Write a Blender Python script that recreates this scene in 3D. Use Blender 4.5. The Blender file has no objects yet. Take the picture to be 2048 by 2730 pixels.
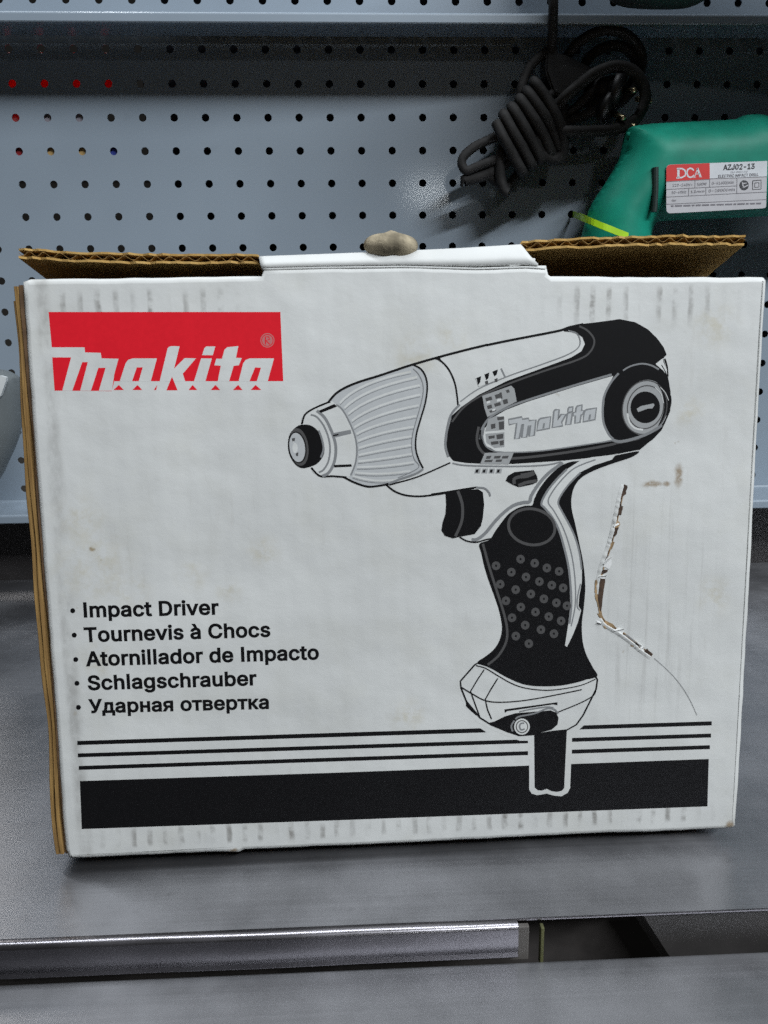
import bpy, bmesh, math, random
from mathutils import Vector, Matrix, noise
random.seed(7)
S = bpy.context.scene
C = S.collection
PI = math.pi

# ---------------------------------------------------------------- camera, world, lamps, exposure
cam_d = bpy.data.cameras.new('camera')
cam_d.sensor_fit = 'HORIZONTAL'; cam_d.sensor_width = 36.0
cam_d.lens = 2137.34 / 2048 * 36.0
cam_d.clip_start = .01; cam_d.clip_end = 60
cam = bpy.data.objects.new('camera', cam_d); C.objects.link(cam)
pitch, roll, yaw = .21638, -.01142, .04152
fw = Vector((math.sin(yaw) * math.cos(pitch), math.cos(yaw) * math.cos(pitch), -math.sin(pitch)))
rt = Vector((math.cos(yaw), -math.sin(yaw), 0)); up = rt.cross(fw)
rt2 = rt * math.cos(roll) + up * math.sin(roll); up2 = up * math.cos(roll) - rt * math.sin(roll)
M = Matrix((rt2, up2, -fw)).transposed().to_4x4(); M.translation = Vector((.12721, -.31675, .22237))
cam.matrix_world = M
S.camera = cam

w = bpy.data.worlds.new('World'); S.world = w; w.use_nodes = True
bg = w.node_tree.nodes['Background']
# dim room: the lit shop floor is brighter than the dark space above
wt = w.node_tree; wc = wt.nodes.new('ShaderNodeTexCoord'); wsp = wt.nodes.new('ShaderNodeSeparateXYZ'); wr = wt.nodes.new('ShaderNodeMapRange')
wr.inputs[1].default_value = -.25; wr.inputs[2].default_value = .1; wr.inputs[3].default_value = .04; wr.inputs[4].default_value = .010
wt.links.new(wc.outputs['Generated'], wsp.inputs[0]); wt.links.new(wsp.outputs[2], wr.inputs[0]); wt.links.new(wr.outputs[0], bg.inputs[1])
bg.inputs[0].default_value = (1.0, .97, .92, 1)

def area(name, loc, target, sx, sy, power, col):
    l = bpy.data.lights.new(name, 'AREA'); l.shape = 'RECTANGLE'; l.size = sx; l.size_y = sy
    l.energy = power; l.color = col
    o = bpy.data.objects.new(name, l); C.objects.link(o)
    o.location = loc
    d = Vector(target) - Vector(loc)
    o.rotation_euler = d.to_track_quat('-Z', 'Y').to_euler()
    return o
area('ceiling_lamp', (1.95, -2.05, 2.42), (.25, .40, .40), 2.9, .10, 152, (.945, 1.0, 1.045))
area('overhead_lamp', (-.05, -.12, 2.40), (.10, .05, 0), 2.5, .12, 33, (.94, 1.0, 1.05))
area('next_aisle_lamp', (-.55, 1.25, 1.15), (-.16, .48, .43), .5, .3, 4, (1.0, .97, .92))
area('far_ceiling_lamp', (.79, -5.46, 1.32), (.2, .45, .30), .30, .16, 5.5, (.93, .98, 1.0))
S.view_settings.view_transform = 'Standard'; S.view_settings.look = 'None'
S.view_settings.exposure = 0; S.view_settings.gamma = 1; S.view_settings.use_curve_mapping = False
S.render.engine = 'CYCLES'
S.render.filter_size = 2.6
S.cycles.use_denoising = False
S.cycles.max_bounces = 8
S.cycles.sample_clamp_indirect = 1.2
S.cycles.caustics_reflective = False; S.cycles.caustics_refractive = False
S.cycles.blur_glossy = .3

# ---------------------------------------------------------------- materials
class N:
    """small helper to write node graphs as expressions"""
    def __init__(s, name):
        s.m = bpy.data.materials.new(name); s.m.use_nodes = True
        s.t = s.m.node_tree; s.b = s.t.nodes['Principled BSDF']
    def n(s, kind, **kw):
        x = s.t.nodes.new(kind)
        for k, v in kw.items(): setattr(x, k, v)
        return x
    def link(s, a, b): s.t.links.new(a, b)
    def val(s, x, sock):
        if hasattr(x, 'is_linked') or hasattr(x, 'node'): s.link(x, sock)
        else: sock.default_value = x
    def math(s, op, a, b=0.0, c=0.0, clamp=False):
        x = s.n('ShaderNodeMath', operation=op, use_clamp=clamp)
        s.val(a, x.inputs[0]); s.val(b, x.inputs[1]); s.val(c, x.inputs[2])
        return x.outputs[0]
    def coord(s, scale=(1, 1, 1), kind='Object'):
        tc = s.n('ShaderNodeTexCoord'); mp = s.n('ShaderNodeMapping')
        mp.inputs['Scale'].default_value = scale
        s.link(tc.outputs[kind], mp.inputs[0]); return mp.outputs[0]
    def noise(s, scale, detail=3, rough=.55, co=None):
        x = s.n('ShaderNodeTexNoise'); x.inputs['Scale'].default_value = scale
        x.inputs['Detail'].default_value = detail; x.inputs['Roughness'].default_value = rough
        s.link(co or s.coord(), x.inputs['Vector']); return x.outputs['Fac']
    def ramp(s, v, a, b, lo=0.0, hi=1.0):
        x = s.n('ShaderNodeMapRange', interpolation_type='SMOOTHSTEP')
        s.val(v, x.inputs[0]); x.inputs[1].default_value = a; x.inputs[2].default_value = b
        x.inputs[3].default_value = lo; x.inputs[4].default_value = hi
        return x.outputs[0]
    def mix(s, f, a, b):
        x = s.n('ShaderNodeMix', data_type='RGBA')
        s.val(f, x.inputs[0])
        for v, k in ((a, 6), (b, 7)):
            if isinstance(v, tuple): x.inputs[k].default_value = (*v, 1)
            else: s.link(v, x.inputs[k])
        return x.outputs[2]
    def bump(s, h, strength, dist=.001):
        x = s.n('ShaderNodeBump'); x.inputs['Strength'].default_value = strength
        x.inputs['Distance'].default_value = dist
        s.link(h, x.inputs['Height']); s.link(x.outputs[0], s.b.inputs['Normal'])
    def base(s, c):
        if isinstance(c, tuple): s.b.inputs['Base Color'].default_value = (*c, 1)
        else: s.link(c, s.b.inputs['Base Color'])
        return s
    def set(s, rough=.5, metal=0.0, spec=.5):
        if hasattr(rough, 'node'): s.link(rough, s.b.inputs['Roughness'])
        else: s.b.inputs['Roughness'].default_value = rough
        s.b.inputs['Metallic'].default_value = metal
        s.b.inputs['Specular IOR Level'].default_value = spec
        return s

def mottled(name, c, var=.08, scale=60, rough=.5, metal=0.0, spec=.5, bump=0.0):
    m = N(name); n1 = m.noise(scale, 4)
    lo = tuple(x * (1 - var) for x in c); hi = tuple(min(1, x * (1 + var)) for x in c)
    m.base(m.mix(m.ramp(n1, .3, .7), lo, hi)).set(rough, metal, spec)
    if bump: m.bump(m.noise(scale * 6, 3), bump, .0005)
    return m.m

STAINS = ((.2668, .1632, .0026, .0066), (.2556, .1597, .0062, .0019), (.2615, .1597, .0026, .0016), (.02, .1380, .0016, .0014), (.0715, .0003, .003, .0016), (.298, .0010, .003, .003))
def paper_material(name, base_col):
    """white coated carton: mottling, soil along the flute crests, yellow stains"""
    m = N(name)
    tc = m.n('ShaderNodeTexCoord'); sp = m.n('ShaderNodeSeparateXYZ'); m.link(tc.outputs['Object'], sp.inputs[0])
    X, Z = sp.outputs[0], sp.outputs[2]
    nz = m.noise(38, 4, .6)
    big = m.noise(11, 3)
    fine = m.noise(240, 3)
    col = m.mix(m.ramp(big, .35, .7), tuple(c * .91 for c in base_col), base_col)
    col = m.mix(m.math('MULTIPLY', m.ramp(nz, .46, .72), .20), col, (base_col[0] * .80, base_col[1] * .78, base_col[2] * .70))
    # flute crests every 6.85 mm pick up grey soil near the top and bottom edges
    xw = m.math('ADD', X, m.math('MULTIPLY', m.math('SUBTRACT', m.noise(70, 2), .5), .0028))
    fl = m.ramp(m.math('SINE', m.math('MULTIPLY', xw, 2 * PI / .00685)), .05, 1.0)
    spots = m.noise(1, 3, .6, m.coord((120, 120, 150)))
    top = m.math('MULTIPLY', m.ramp(Z, .2230, .2330), m.ramp(Z, .2430, .2385))
    topx = m.math('MAXIMUM', m.math('MULTIPLY', m.ramp(X, .008, .02), m.ramp(X, .105, .05)),
                  m.math('MULTIPLY', m.ramp(X, .195, .225), m.ramp(X, .300, .262)))
    bot = m.math('MULTIPLY', m.ramp(Z, .0030, .0055), m.ramp(Z, .0150, .0095))
    botx = m.math('MULTIPLY', m.ramp(X, .010, .025), m.ramp(X, .299, .27))
    soil = m.math('MAXIMUM', m.math('MULTIPLY', top, topx), m.math('MULTIPLY', bot, botx))
    soil = m.math('MULTIPLY', m.math('MULTIPLY', soil, fl), m.math('MULTIPLY', m.ramp(spots, .32, .62), m.ramp(m.noise(1, 1, .5, m.coord((118, .5, .5))), .30, .66)))
    soil = m.math('MULTIPLY', soil, .95)
    # fine vertical flute trails at mid right and low left
    v1 = m.noise(1, 3, .7, m.coord((300, 300, 9)))
    midr = m.math('MULTIPLY', m.math('MULTIPLY', m.ramp(X, .228, .245), m.ramp(X, .292, .275)),
                  m.math('MULTIPLY', m.ramp(Z, .03, .085), m.ramp(Z, .178, .13)))
    trail = m.math('MULTIPLY', m.math('MULTIPLY', midr, m.ramp(v1, .52, .72)), .26)
    # greyed fold beside the left edge
    le = m.math('MULTIPLY', m.ramp(X, .0035, .0062), m.ramp(X, .0125, .0080))
    edge = m.math('MULTIPLY', m.math('MULTIPLY', le, m.ramp(m.noise(1, 4, .65, m.coord((80, 80, 34))), .34, .66)), .50)
    grime = m.math('MAXIMUM', m.math('MAXIMUM', soil, trail), edge)
    grime = m.math('MULTIPLY', grime, m.ramp(fine, .25, .6, .55, 1.0))
    col = m.mix(grime, col, (.20, .19, .175))
    # yellow blotches
    yel = 0.0
    for (px, pz, r) in ((.016, .150, .016), (.020, .131, .024), (.09, .135, .010), (.28, .225, .014), (.27, .19, .010), (.285, .11, .012), (.15, .06, .012), (.034, .120, .013), (.060, .126, .010), (.155, .214, .014), (.17, .222, .010), (.02, .09, .012), (.075, .118, .008)):
        dx = m.math('SUBTRACT', X, px); dz = m.math('SUBTRACT', Z, pz)
        d = m.math('SQRT', m.math('ADD', m.math('MULTIPLY', dx, dx), m.math('MULTIPLY', dz, dz)))
        yel = m.math('MAXIMUM', yel, m.ramp(d, r, 0.0))
    yel = m.math('MULTIPLY', m.math('MULTIPLY', yel, m.ramp(m.noise(130, 4, .7), .38, .68)), .42)
    brn = 0.0
    wob1 = m.math('MULTIPLY', m.math('SUBTRACT', m.noise(230, 3), .5), .0035); wob2 = m.math('MULTIPLY', m.math('SUBTRACT', m.noise(260, 3), .5), .0030)
    for (px, pz, rx, rz) in STAINS:
        dx = m.math('DIVIDE', m.math('ADD', m.math('SUBTRACT', X, px), wob1), rx); dz = m.math('DIVIDE', m.math('ADD', m.math('SUBTRACT', Z, pz), wob2), rz)
        brn = m.math('MAXIMUM', brn, m.ramp(m.math('SQRT', m.math('ADD', m.math('MULTIPLY', dx, dx), m.math('MULTIPLY', dz, dz))), 1.0, .25))
    brn = m.math('MULTIPLY', m.math('MULTIPLY', brn, m.ramp(m.noise(420, 4, .7),   .22, .56)), .80)
    col = m.mix(brn, col, (.23, .150, .068))
    # long faint rub marks over the whole face
    rub = m.math('MULTIPLY', m.math('MULTIPLY', m.ramp(m.noise(1, 4, .7, m.coord((190, 190, 26))), .52, .74), m.ramp(m.noise(17, 3), .42, .68)), .22)
    col = m.mix(rub, col, (.36, .34, .30))
    col = m.mix(yel, col, (.46, .40, .25))
    speck = m.math('MULTIPLY', m.ramp(m.noise(190, 2, .5), .735, .79), .35)
    col = m.mix(speck, col, (.33, .28, .20))
    m.base(col).set(.52, 0, .35)
    wave = m.math('SINE', m.math('MULTIPLY', X, 2 * PI / .00685))
    h = m.math('ADD', m.math('MULTIPLY', wave, .012), m.math('ADD', m.math('MULTIPLY', m.noise(26, 2), 1.6), m.math('MULTIPLY', fine, .10)))
    m.bump(h, .6, .0016)
    return m.m

def ink(name, c, rough=.55):
    m = N(name)
    n1 = m.noise(420, 2); n2 = m.noise(1, 3, .6, m.coord((130, 130, 8)))
    f = m.math('ADD', m.math('MULTIPLY', m.ramp(n1, .3, .75), .5), m.math('MULTIPLY', m.ramp(n2, .5, .8), .5))
    m.base(m.mix(m.math('MULTIPLY', f, .55), c, tuple(x * 1.2 + .0015 for x in c))).set(rough, 0, .14)
    m.bump(m.noise(26, 2), .4, .0011)
    return m.m

PAPER = (.66, .665, .65)
MAT = {
    'w': paper_material('white_carton', PAPER),
    'k': ink('black_ink', (.0042, .0040, .0046)),
    'd': ink('dark_grey_ink', (.075, .073, .073)),
    'g': ink('grey_ink', (.215, .22, .225)),
    'f': ink('halftone_grey_ink', (.33, .335, .335)),
    'e': ink('pale_grey_ink', (.455, .465, .47)),
    'r': ink('red_ink', (.70, .012, .024)),
    'n': ink('pink_ink', (.50, .17, .17)),
    't': mottled('dark_torn_fibre', (.055, .032, .020), .5, 300, .9),
    'b': mottled('brown_torn_fibre', (.30, .20, .105), .35, 260, .9),
    'h': mottled('torn_white_liner', (.76, .76, .75), .06, 200, .7),
}
def kraft_material():
    m = N('kraft_board')
    n1 = m.noise(1, 5, .7, m.coord((60, 260, 260))); n2 = m.noise(16, 3)
    col = m.mix(m.ramp(n1, .3, .75), (.52, .31, .095), (.70, .46, .17))
    col = m.mix(m.math('MULTIPLY', m.ramp(n2, .45, .75), .5), col, (.40, .23, .08))
    m.base(col).set(.85, 0, .2); m.bump(n1, .3, .0006)
    return m.m
KRAFT = kraft_material()
def kraft_edge_material():
    m = N('kraft_cut_edge')
    n1 = m.noise(1, 5, .7, m.coord((700, 700, 22))); n2 = m.noise(1, 3, .7, m.coord((200, 200, 16)))
    col = m.mix(m.ramp(n1, .32, .7), (.20, .115, .042), (.36, .22, .078))
    col = m.mix(m.math('MULTIPLY', m.ramp(n2, .5, .75), .6), col, (.16, .085, .045))
    m.base(col).set(.9, 0, .15); m.bump(n1, .5, .0008)
    return m.m
KEDGE = kraft_edge_material()
KDARK = mottled('kraft_painted_shade', (.11, .062, .03), .3, 120, .9)  # darker kraft copy, shade painted into carton back, bottom and side gap

def steel_material(name, c, rough, streak=1.0, aniso=.68, metal=.93):
    m = N(name)
    g = m.noise(1, 5, .65, m.coord((6, 420, 420))); blot = m.noise(14, 4, .6); fine = m.noise(620, 2)
    r = m.math('ADD', m.math('MULTIPLY', m.ramp(blot, .3, .75), .10), rough)
    r = m.math('ADD', r, m.math('MULTIPLY', m.ramp(g, .3, .7), .06 * streak))
    col = m.mix(m.ramp(blot, .3, .72), tuple(x * .88 for x in c), c)
    col = m.mix(m.math('MULTIPLY', m.ramp(m.noise(90, 3, .7), .62, .78), .35), col, tuple(x * .55 for x in c))
    m.base(col).set(r, metal)
    m.b.inputs['Anisotropic'].default_value = aniso
    tv = m.n('ShaderNodeCombineXYZ'); tv.inputs[1].default_value = 1.0; m.link(tv.outputs[0], m.b.inputs['Tangent'])
    if streak: m.bump(m.math('ADD', m.math('MULTIPLY', g, .4 * streak), m.math('MULTIPLY', fine, .05)), .10, .0005)
    return m.m
STEEL = steel_material('brushed_shelf_steel', (.345, .345, .364), .31, .5)
LSTEEL = steel_material('front_edge_steel', (.29, .277, .296), .225, 0.0, 0.0, 1.0)
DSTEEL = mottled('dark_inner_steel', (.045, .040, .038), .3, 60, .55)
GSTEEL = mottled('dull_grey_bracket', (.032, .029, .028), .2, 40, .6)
def panel_material():
    m = N('grey_powder_coat')
    n1 = m.noise(5, 3); n2 = m.noise(700, 2); n3 = m.noise(45, 4)
    col = m.mix(m.ramp(n1, .3, .7), (.232, .278, .330), (.268, .320, .376))
    col = m.mix(m.math('MULTIPLY', m.ramp(n3, .62, .8), .25), col, (.18, .22, .26))
    m.base(col).set(.42, 0, .4)
    m.b.inputs['Coat Weight'].default_value = .22; m.b.inputs['Coat Roughness'].default_value = .10
    m.bump(m.math('ADD', m.math('MULTIPLY', n2, .06), n1), .09, .0008)
    return m.m
PANEL = panel_material()
RUBBER = mottled('black_rubber', (.024, .023, .023), .25, 160, .72, 0, .3, .1)
PLUGM = mottled('black_plug_plastic', (.013, .013, .014), .2, 120, .5)
BRASS = mottled('brass_pin_metal', (.62, .52, .33), .1, 200, .28, 1.0)
GREEN = mottled('green_moulded_plastic', (.006, .225, .152), .14, 35, .50, 0, .25, .10)
DGREEN = mottled('slot_painted_shade', (.004, .018, .014), .2, 60, .7)
LIME = mottled('lime_nylon', (.42, .72, .015), .08, 60, .4)
GREYP = mottled('grey_moulded_plastic', (.13, .145, .15), .08, 30, .45)
PALEP = mottled('silver_plastic', (.62, .64, .64), .06, 30, .35)
LABELW = mottled('label_silver_paper', (.50, .49, .51), .05, 80, .45)
LABELH = mottled('label_white_paper', (.64, .66, .69), .04, 80, .45)
LABELK = mottled('label_black_ink', (.03, .03, .035), .1, 80, .5)
LABELG = mottled('label_grey_ink', (.17, .16, .18), .1, 80, .5)
LABELR = mottled('label_red_ink', (.60, .022, .018), .06, 80, .45)
TANTAB = mottled('dirty_white_board', (.30, .255, .180), .45, 120, .9, 0, .2, .5)
HOLEDARK = mottled('hole_dark_paint', (.008, .009, .016), .2, 20, .9)

# ---------------------------------------------------------------- mesh helpers
def obj(name, bm, mats, parent=None, smooth=False):
    me = bpy.data.meshes.new(name)
    bmesh.ops.recalc_face_normals(bm, faces=bm.faces[:])
    bm.to_mesh(me); bm.free()
    for m in (mats if isinstance(mats, (list, tuple)) else [mats]): me.materials.append(m)
    if smooth:
        for p in me.polygons: p.use_smooth = True
    o = bpy.data.objects.new(name, me); C.objects.link(o)
    if parent: o.parent = parent
    return o
def thing(name, label, cat, loc=(0, 0, 0), group=None, kind=None):
    o = bpy.data.objects.new(name, None); C.objects.link(o); o.empty_display_size = .02
    o.location = loc; o['label'] = label; o['category'] = cat
    if group: o['group'] = group
    if kind: o['kind'] = kind
    return o
def box(bm, x0, x1, y0, y1, z0, z1, bevel=0.0, mi=0):
    v = [bm.verts.new((x, y, z)) for x in (x0, x1) for y in (y0, y1) for z in (z0, z1)]
    f = [bm.faces.new([v[i] for i in q]) for q in ((0, 1, 3, 2), (4, 6, 7, 5), (0, 4, 5, 1), (2, 3, 7, 6), (0, 2, 6, 4), (1, 5, 7, 3))]
    for k in f: k.material_index = mi
    if bevel:
        es = list({e for k in f for e in k.edges})
        bmesh.ops.bevel(bm, geom=es, offset=bevel, segments=2, affect='EDGES', profile=.5)
def catmull(pts, k=5, closed=False):
    pts = [Vector(p) for p in pts]; n = len(pts); out = []
    rng = range(n) if closed else range(n - 1)
    for i in rng:
        g = lambda j: pts[j % n] if closed else pts[max(0, min(n - 1, j))]
        a, b, c, d = g(i - 1), g(i), g(i + 1), g(i + 2)
        for s in range(k):
            t = s / k
            out.append(.5 * ((2 * b) + (c - a) * t + (2 * a - 5 * b + 4 * c - d) * t * t + (3 * b - a - 3 * c + d) * t ** 3))
    if not closed: out.append(pts[-1])
    return out
def tube(bm, path, r, seg=12, cap=True, mi=0):
    path = [Vector(p) for p in path]; rings = []
    T = (path[1] - path[0]).normalized(); nrm = T.orthogonal().normalized()
    for i, p in enumerate(path):
        t = (path[min(i + 1, len(path) - 1)] - path[max(i - 1, 0)])
        t = t.normalized() if t.length > 1e-9 else T
        nrm = (nrm - t * nrm.dot(t)).normalized(); bn = t.cross(nrm)
        rr = r(i / (len(path) - 1)) if callable(r) else r
        rings.append([bm.verts.new(p + (nrm * math.cos(2 * PI * k / seg) + bn * math.sin(2 * PI * k / seg)) * rr) for k in range(seg)])
    for a, b in zip(rings, rings[1:]):
        for k in range(seg):
            bm.faces.new((a[k], a[(k + 1) % seg], b[(k + 1) % seg], b[k])).material_index = mi
    if cap:
        bm.faces.new(rings[0][::-1]).material_index = mi; bm.faces.new(rings[-1]).material_index = mi
def profile_x(bm, pts, x0, x1, nx=1, closed=False):
    """sweep a (y, z) profile along x"""
    cols = [[bm.verts.new((x0 + (x1 - x0) * i / nx, y, z)) for y, z in pts] for i in range(nx + 1)]
    for a, b in zip(cols, cols[1:]):
        rng = range(len(pts)) if closed else range(len(pts) - 1)
        for k in rng:
            j = (k + 1) % len(pts); bm.faces.new((a[k], a[j], b[j], b[k]))
    return cols
def ribbon(pts, wd, closed=False):
    n = len(pts); L = []; R = []
    for i, p in enumerate(pts):
        a = pts[(i - 1) % n] if (closed or i > 0) else p; b = pts[(i + 1) % n] if (closed or i < n - 1) else p
        d = (b - a); d = d.normalized() if d.length > 1e-12 else Vector((1, 0, 0))
        q = Vector((-d.y, d.x, 0)) * wd * .5
        L.append(p + q); R.append(p - q)
    quads = []
    for i in range(n if closed else n - 1):
        j = (i + 1) % n; quads.append((L[i], L[j], R[j], R[i]))
    return quads
def inflate(name, outline, y0, R, T, mats, parent, step=.004, power=.5):
    """rounded solid from a side outline in (x, z): half thickness grows from the rim inward"""
    from mathutils.geometry import delaunay_2d_cdt
    pl = [Vector((p[0], p[1])) for p in outline]; n = len(pl)
    def inside(q):
        c = False; j = n - 1
        for i in range(n):
            a, b = pl[i], pl[j]
            if (a.y > q.y) != (b.y > q.y) and q.x < (b.x - a.x) * (q.y - a.y) / (b.y - a.y) + a.x: c = not c
            j = i
        return c
    def dist(q):
        best = 9
        for i in range(n):
            a, b = pl[i], pl[(i + 1) % n]; ab = b - a
            t = max(0, min(1, (q - a).dot(ab) / max(ab.length_squared, 1e-12)))
            best = min(best, (q - a - ab * t).length)
        return best
    pts = list(pl)
    cuts = [.0006, .0018, .004, .0075, .012]
    for d in cuts:                                     # rings near the rim for a clean rounding
        if d > R: break
        m = int(sum((pl[(i + 1) % n] - pl[i]).length for i in range(n)) / max(.003, d * .8))
        for i in range(n):
            a, b = pl[i], pl[(i + 1) % n]; e = b - a; k = max(1, int(e.length / max(.003, d)))
            nr = Vector((-e.y, e.x)).normalized()
            for j in range(k):
                for sgn in (1, -1):
                    q = a + e * ((j + .5) / k) + nr * d * sgn
                    if inside(q) and abs(dist(q) - d) < d * .15: pts.append(q)
    x0 = min(p.x for p in pl); x1 = max(p.x for p in pl); z0 = min(p.y for p in pl); z1 = max(p.y for p in pl)
    x = x0
    while x < x1:
        z = z0
        while z < z1:
            q = Vector((x + random.uniform(-.0004, .0004), z + random.uniform(-.0004, .0004)))
            if inside(q) and dist(q) > .014 * min(1, R / .014): pts.append(q)
            z += step
        x += step
    vs, _, fs, *_ = delaunay_2d_cdt(pts, [], [list(range(n))], 1, 1e-6)
    bm = bmesh.new(); A = []; B = []
    for v in vs:
        d = min(1, dist(v) / R); h = T * (1 - (1 - d) ** 2) ** power
        a = bm.verts.new((v.x, y0 - h, v.y)); A.append(a)
        B.append(a if h < 1e-6 else bm.verts.new((v.x, y0 + h, v.y)))
    for f in fs:
        try:
            bm.faces.new([A[i] for i in f]); bm.faces.new([B[i] for i in f][::-1])
        except ValueError: pass
    bmesh.ops.remove_doubles(bm, verts=bm.verts[:], dist=1e-5)
    return obj(name, bm, mats, parent, True)

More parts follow.
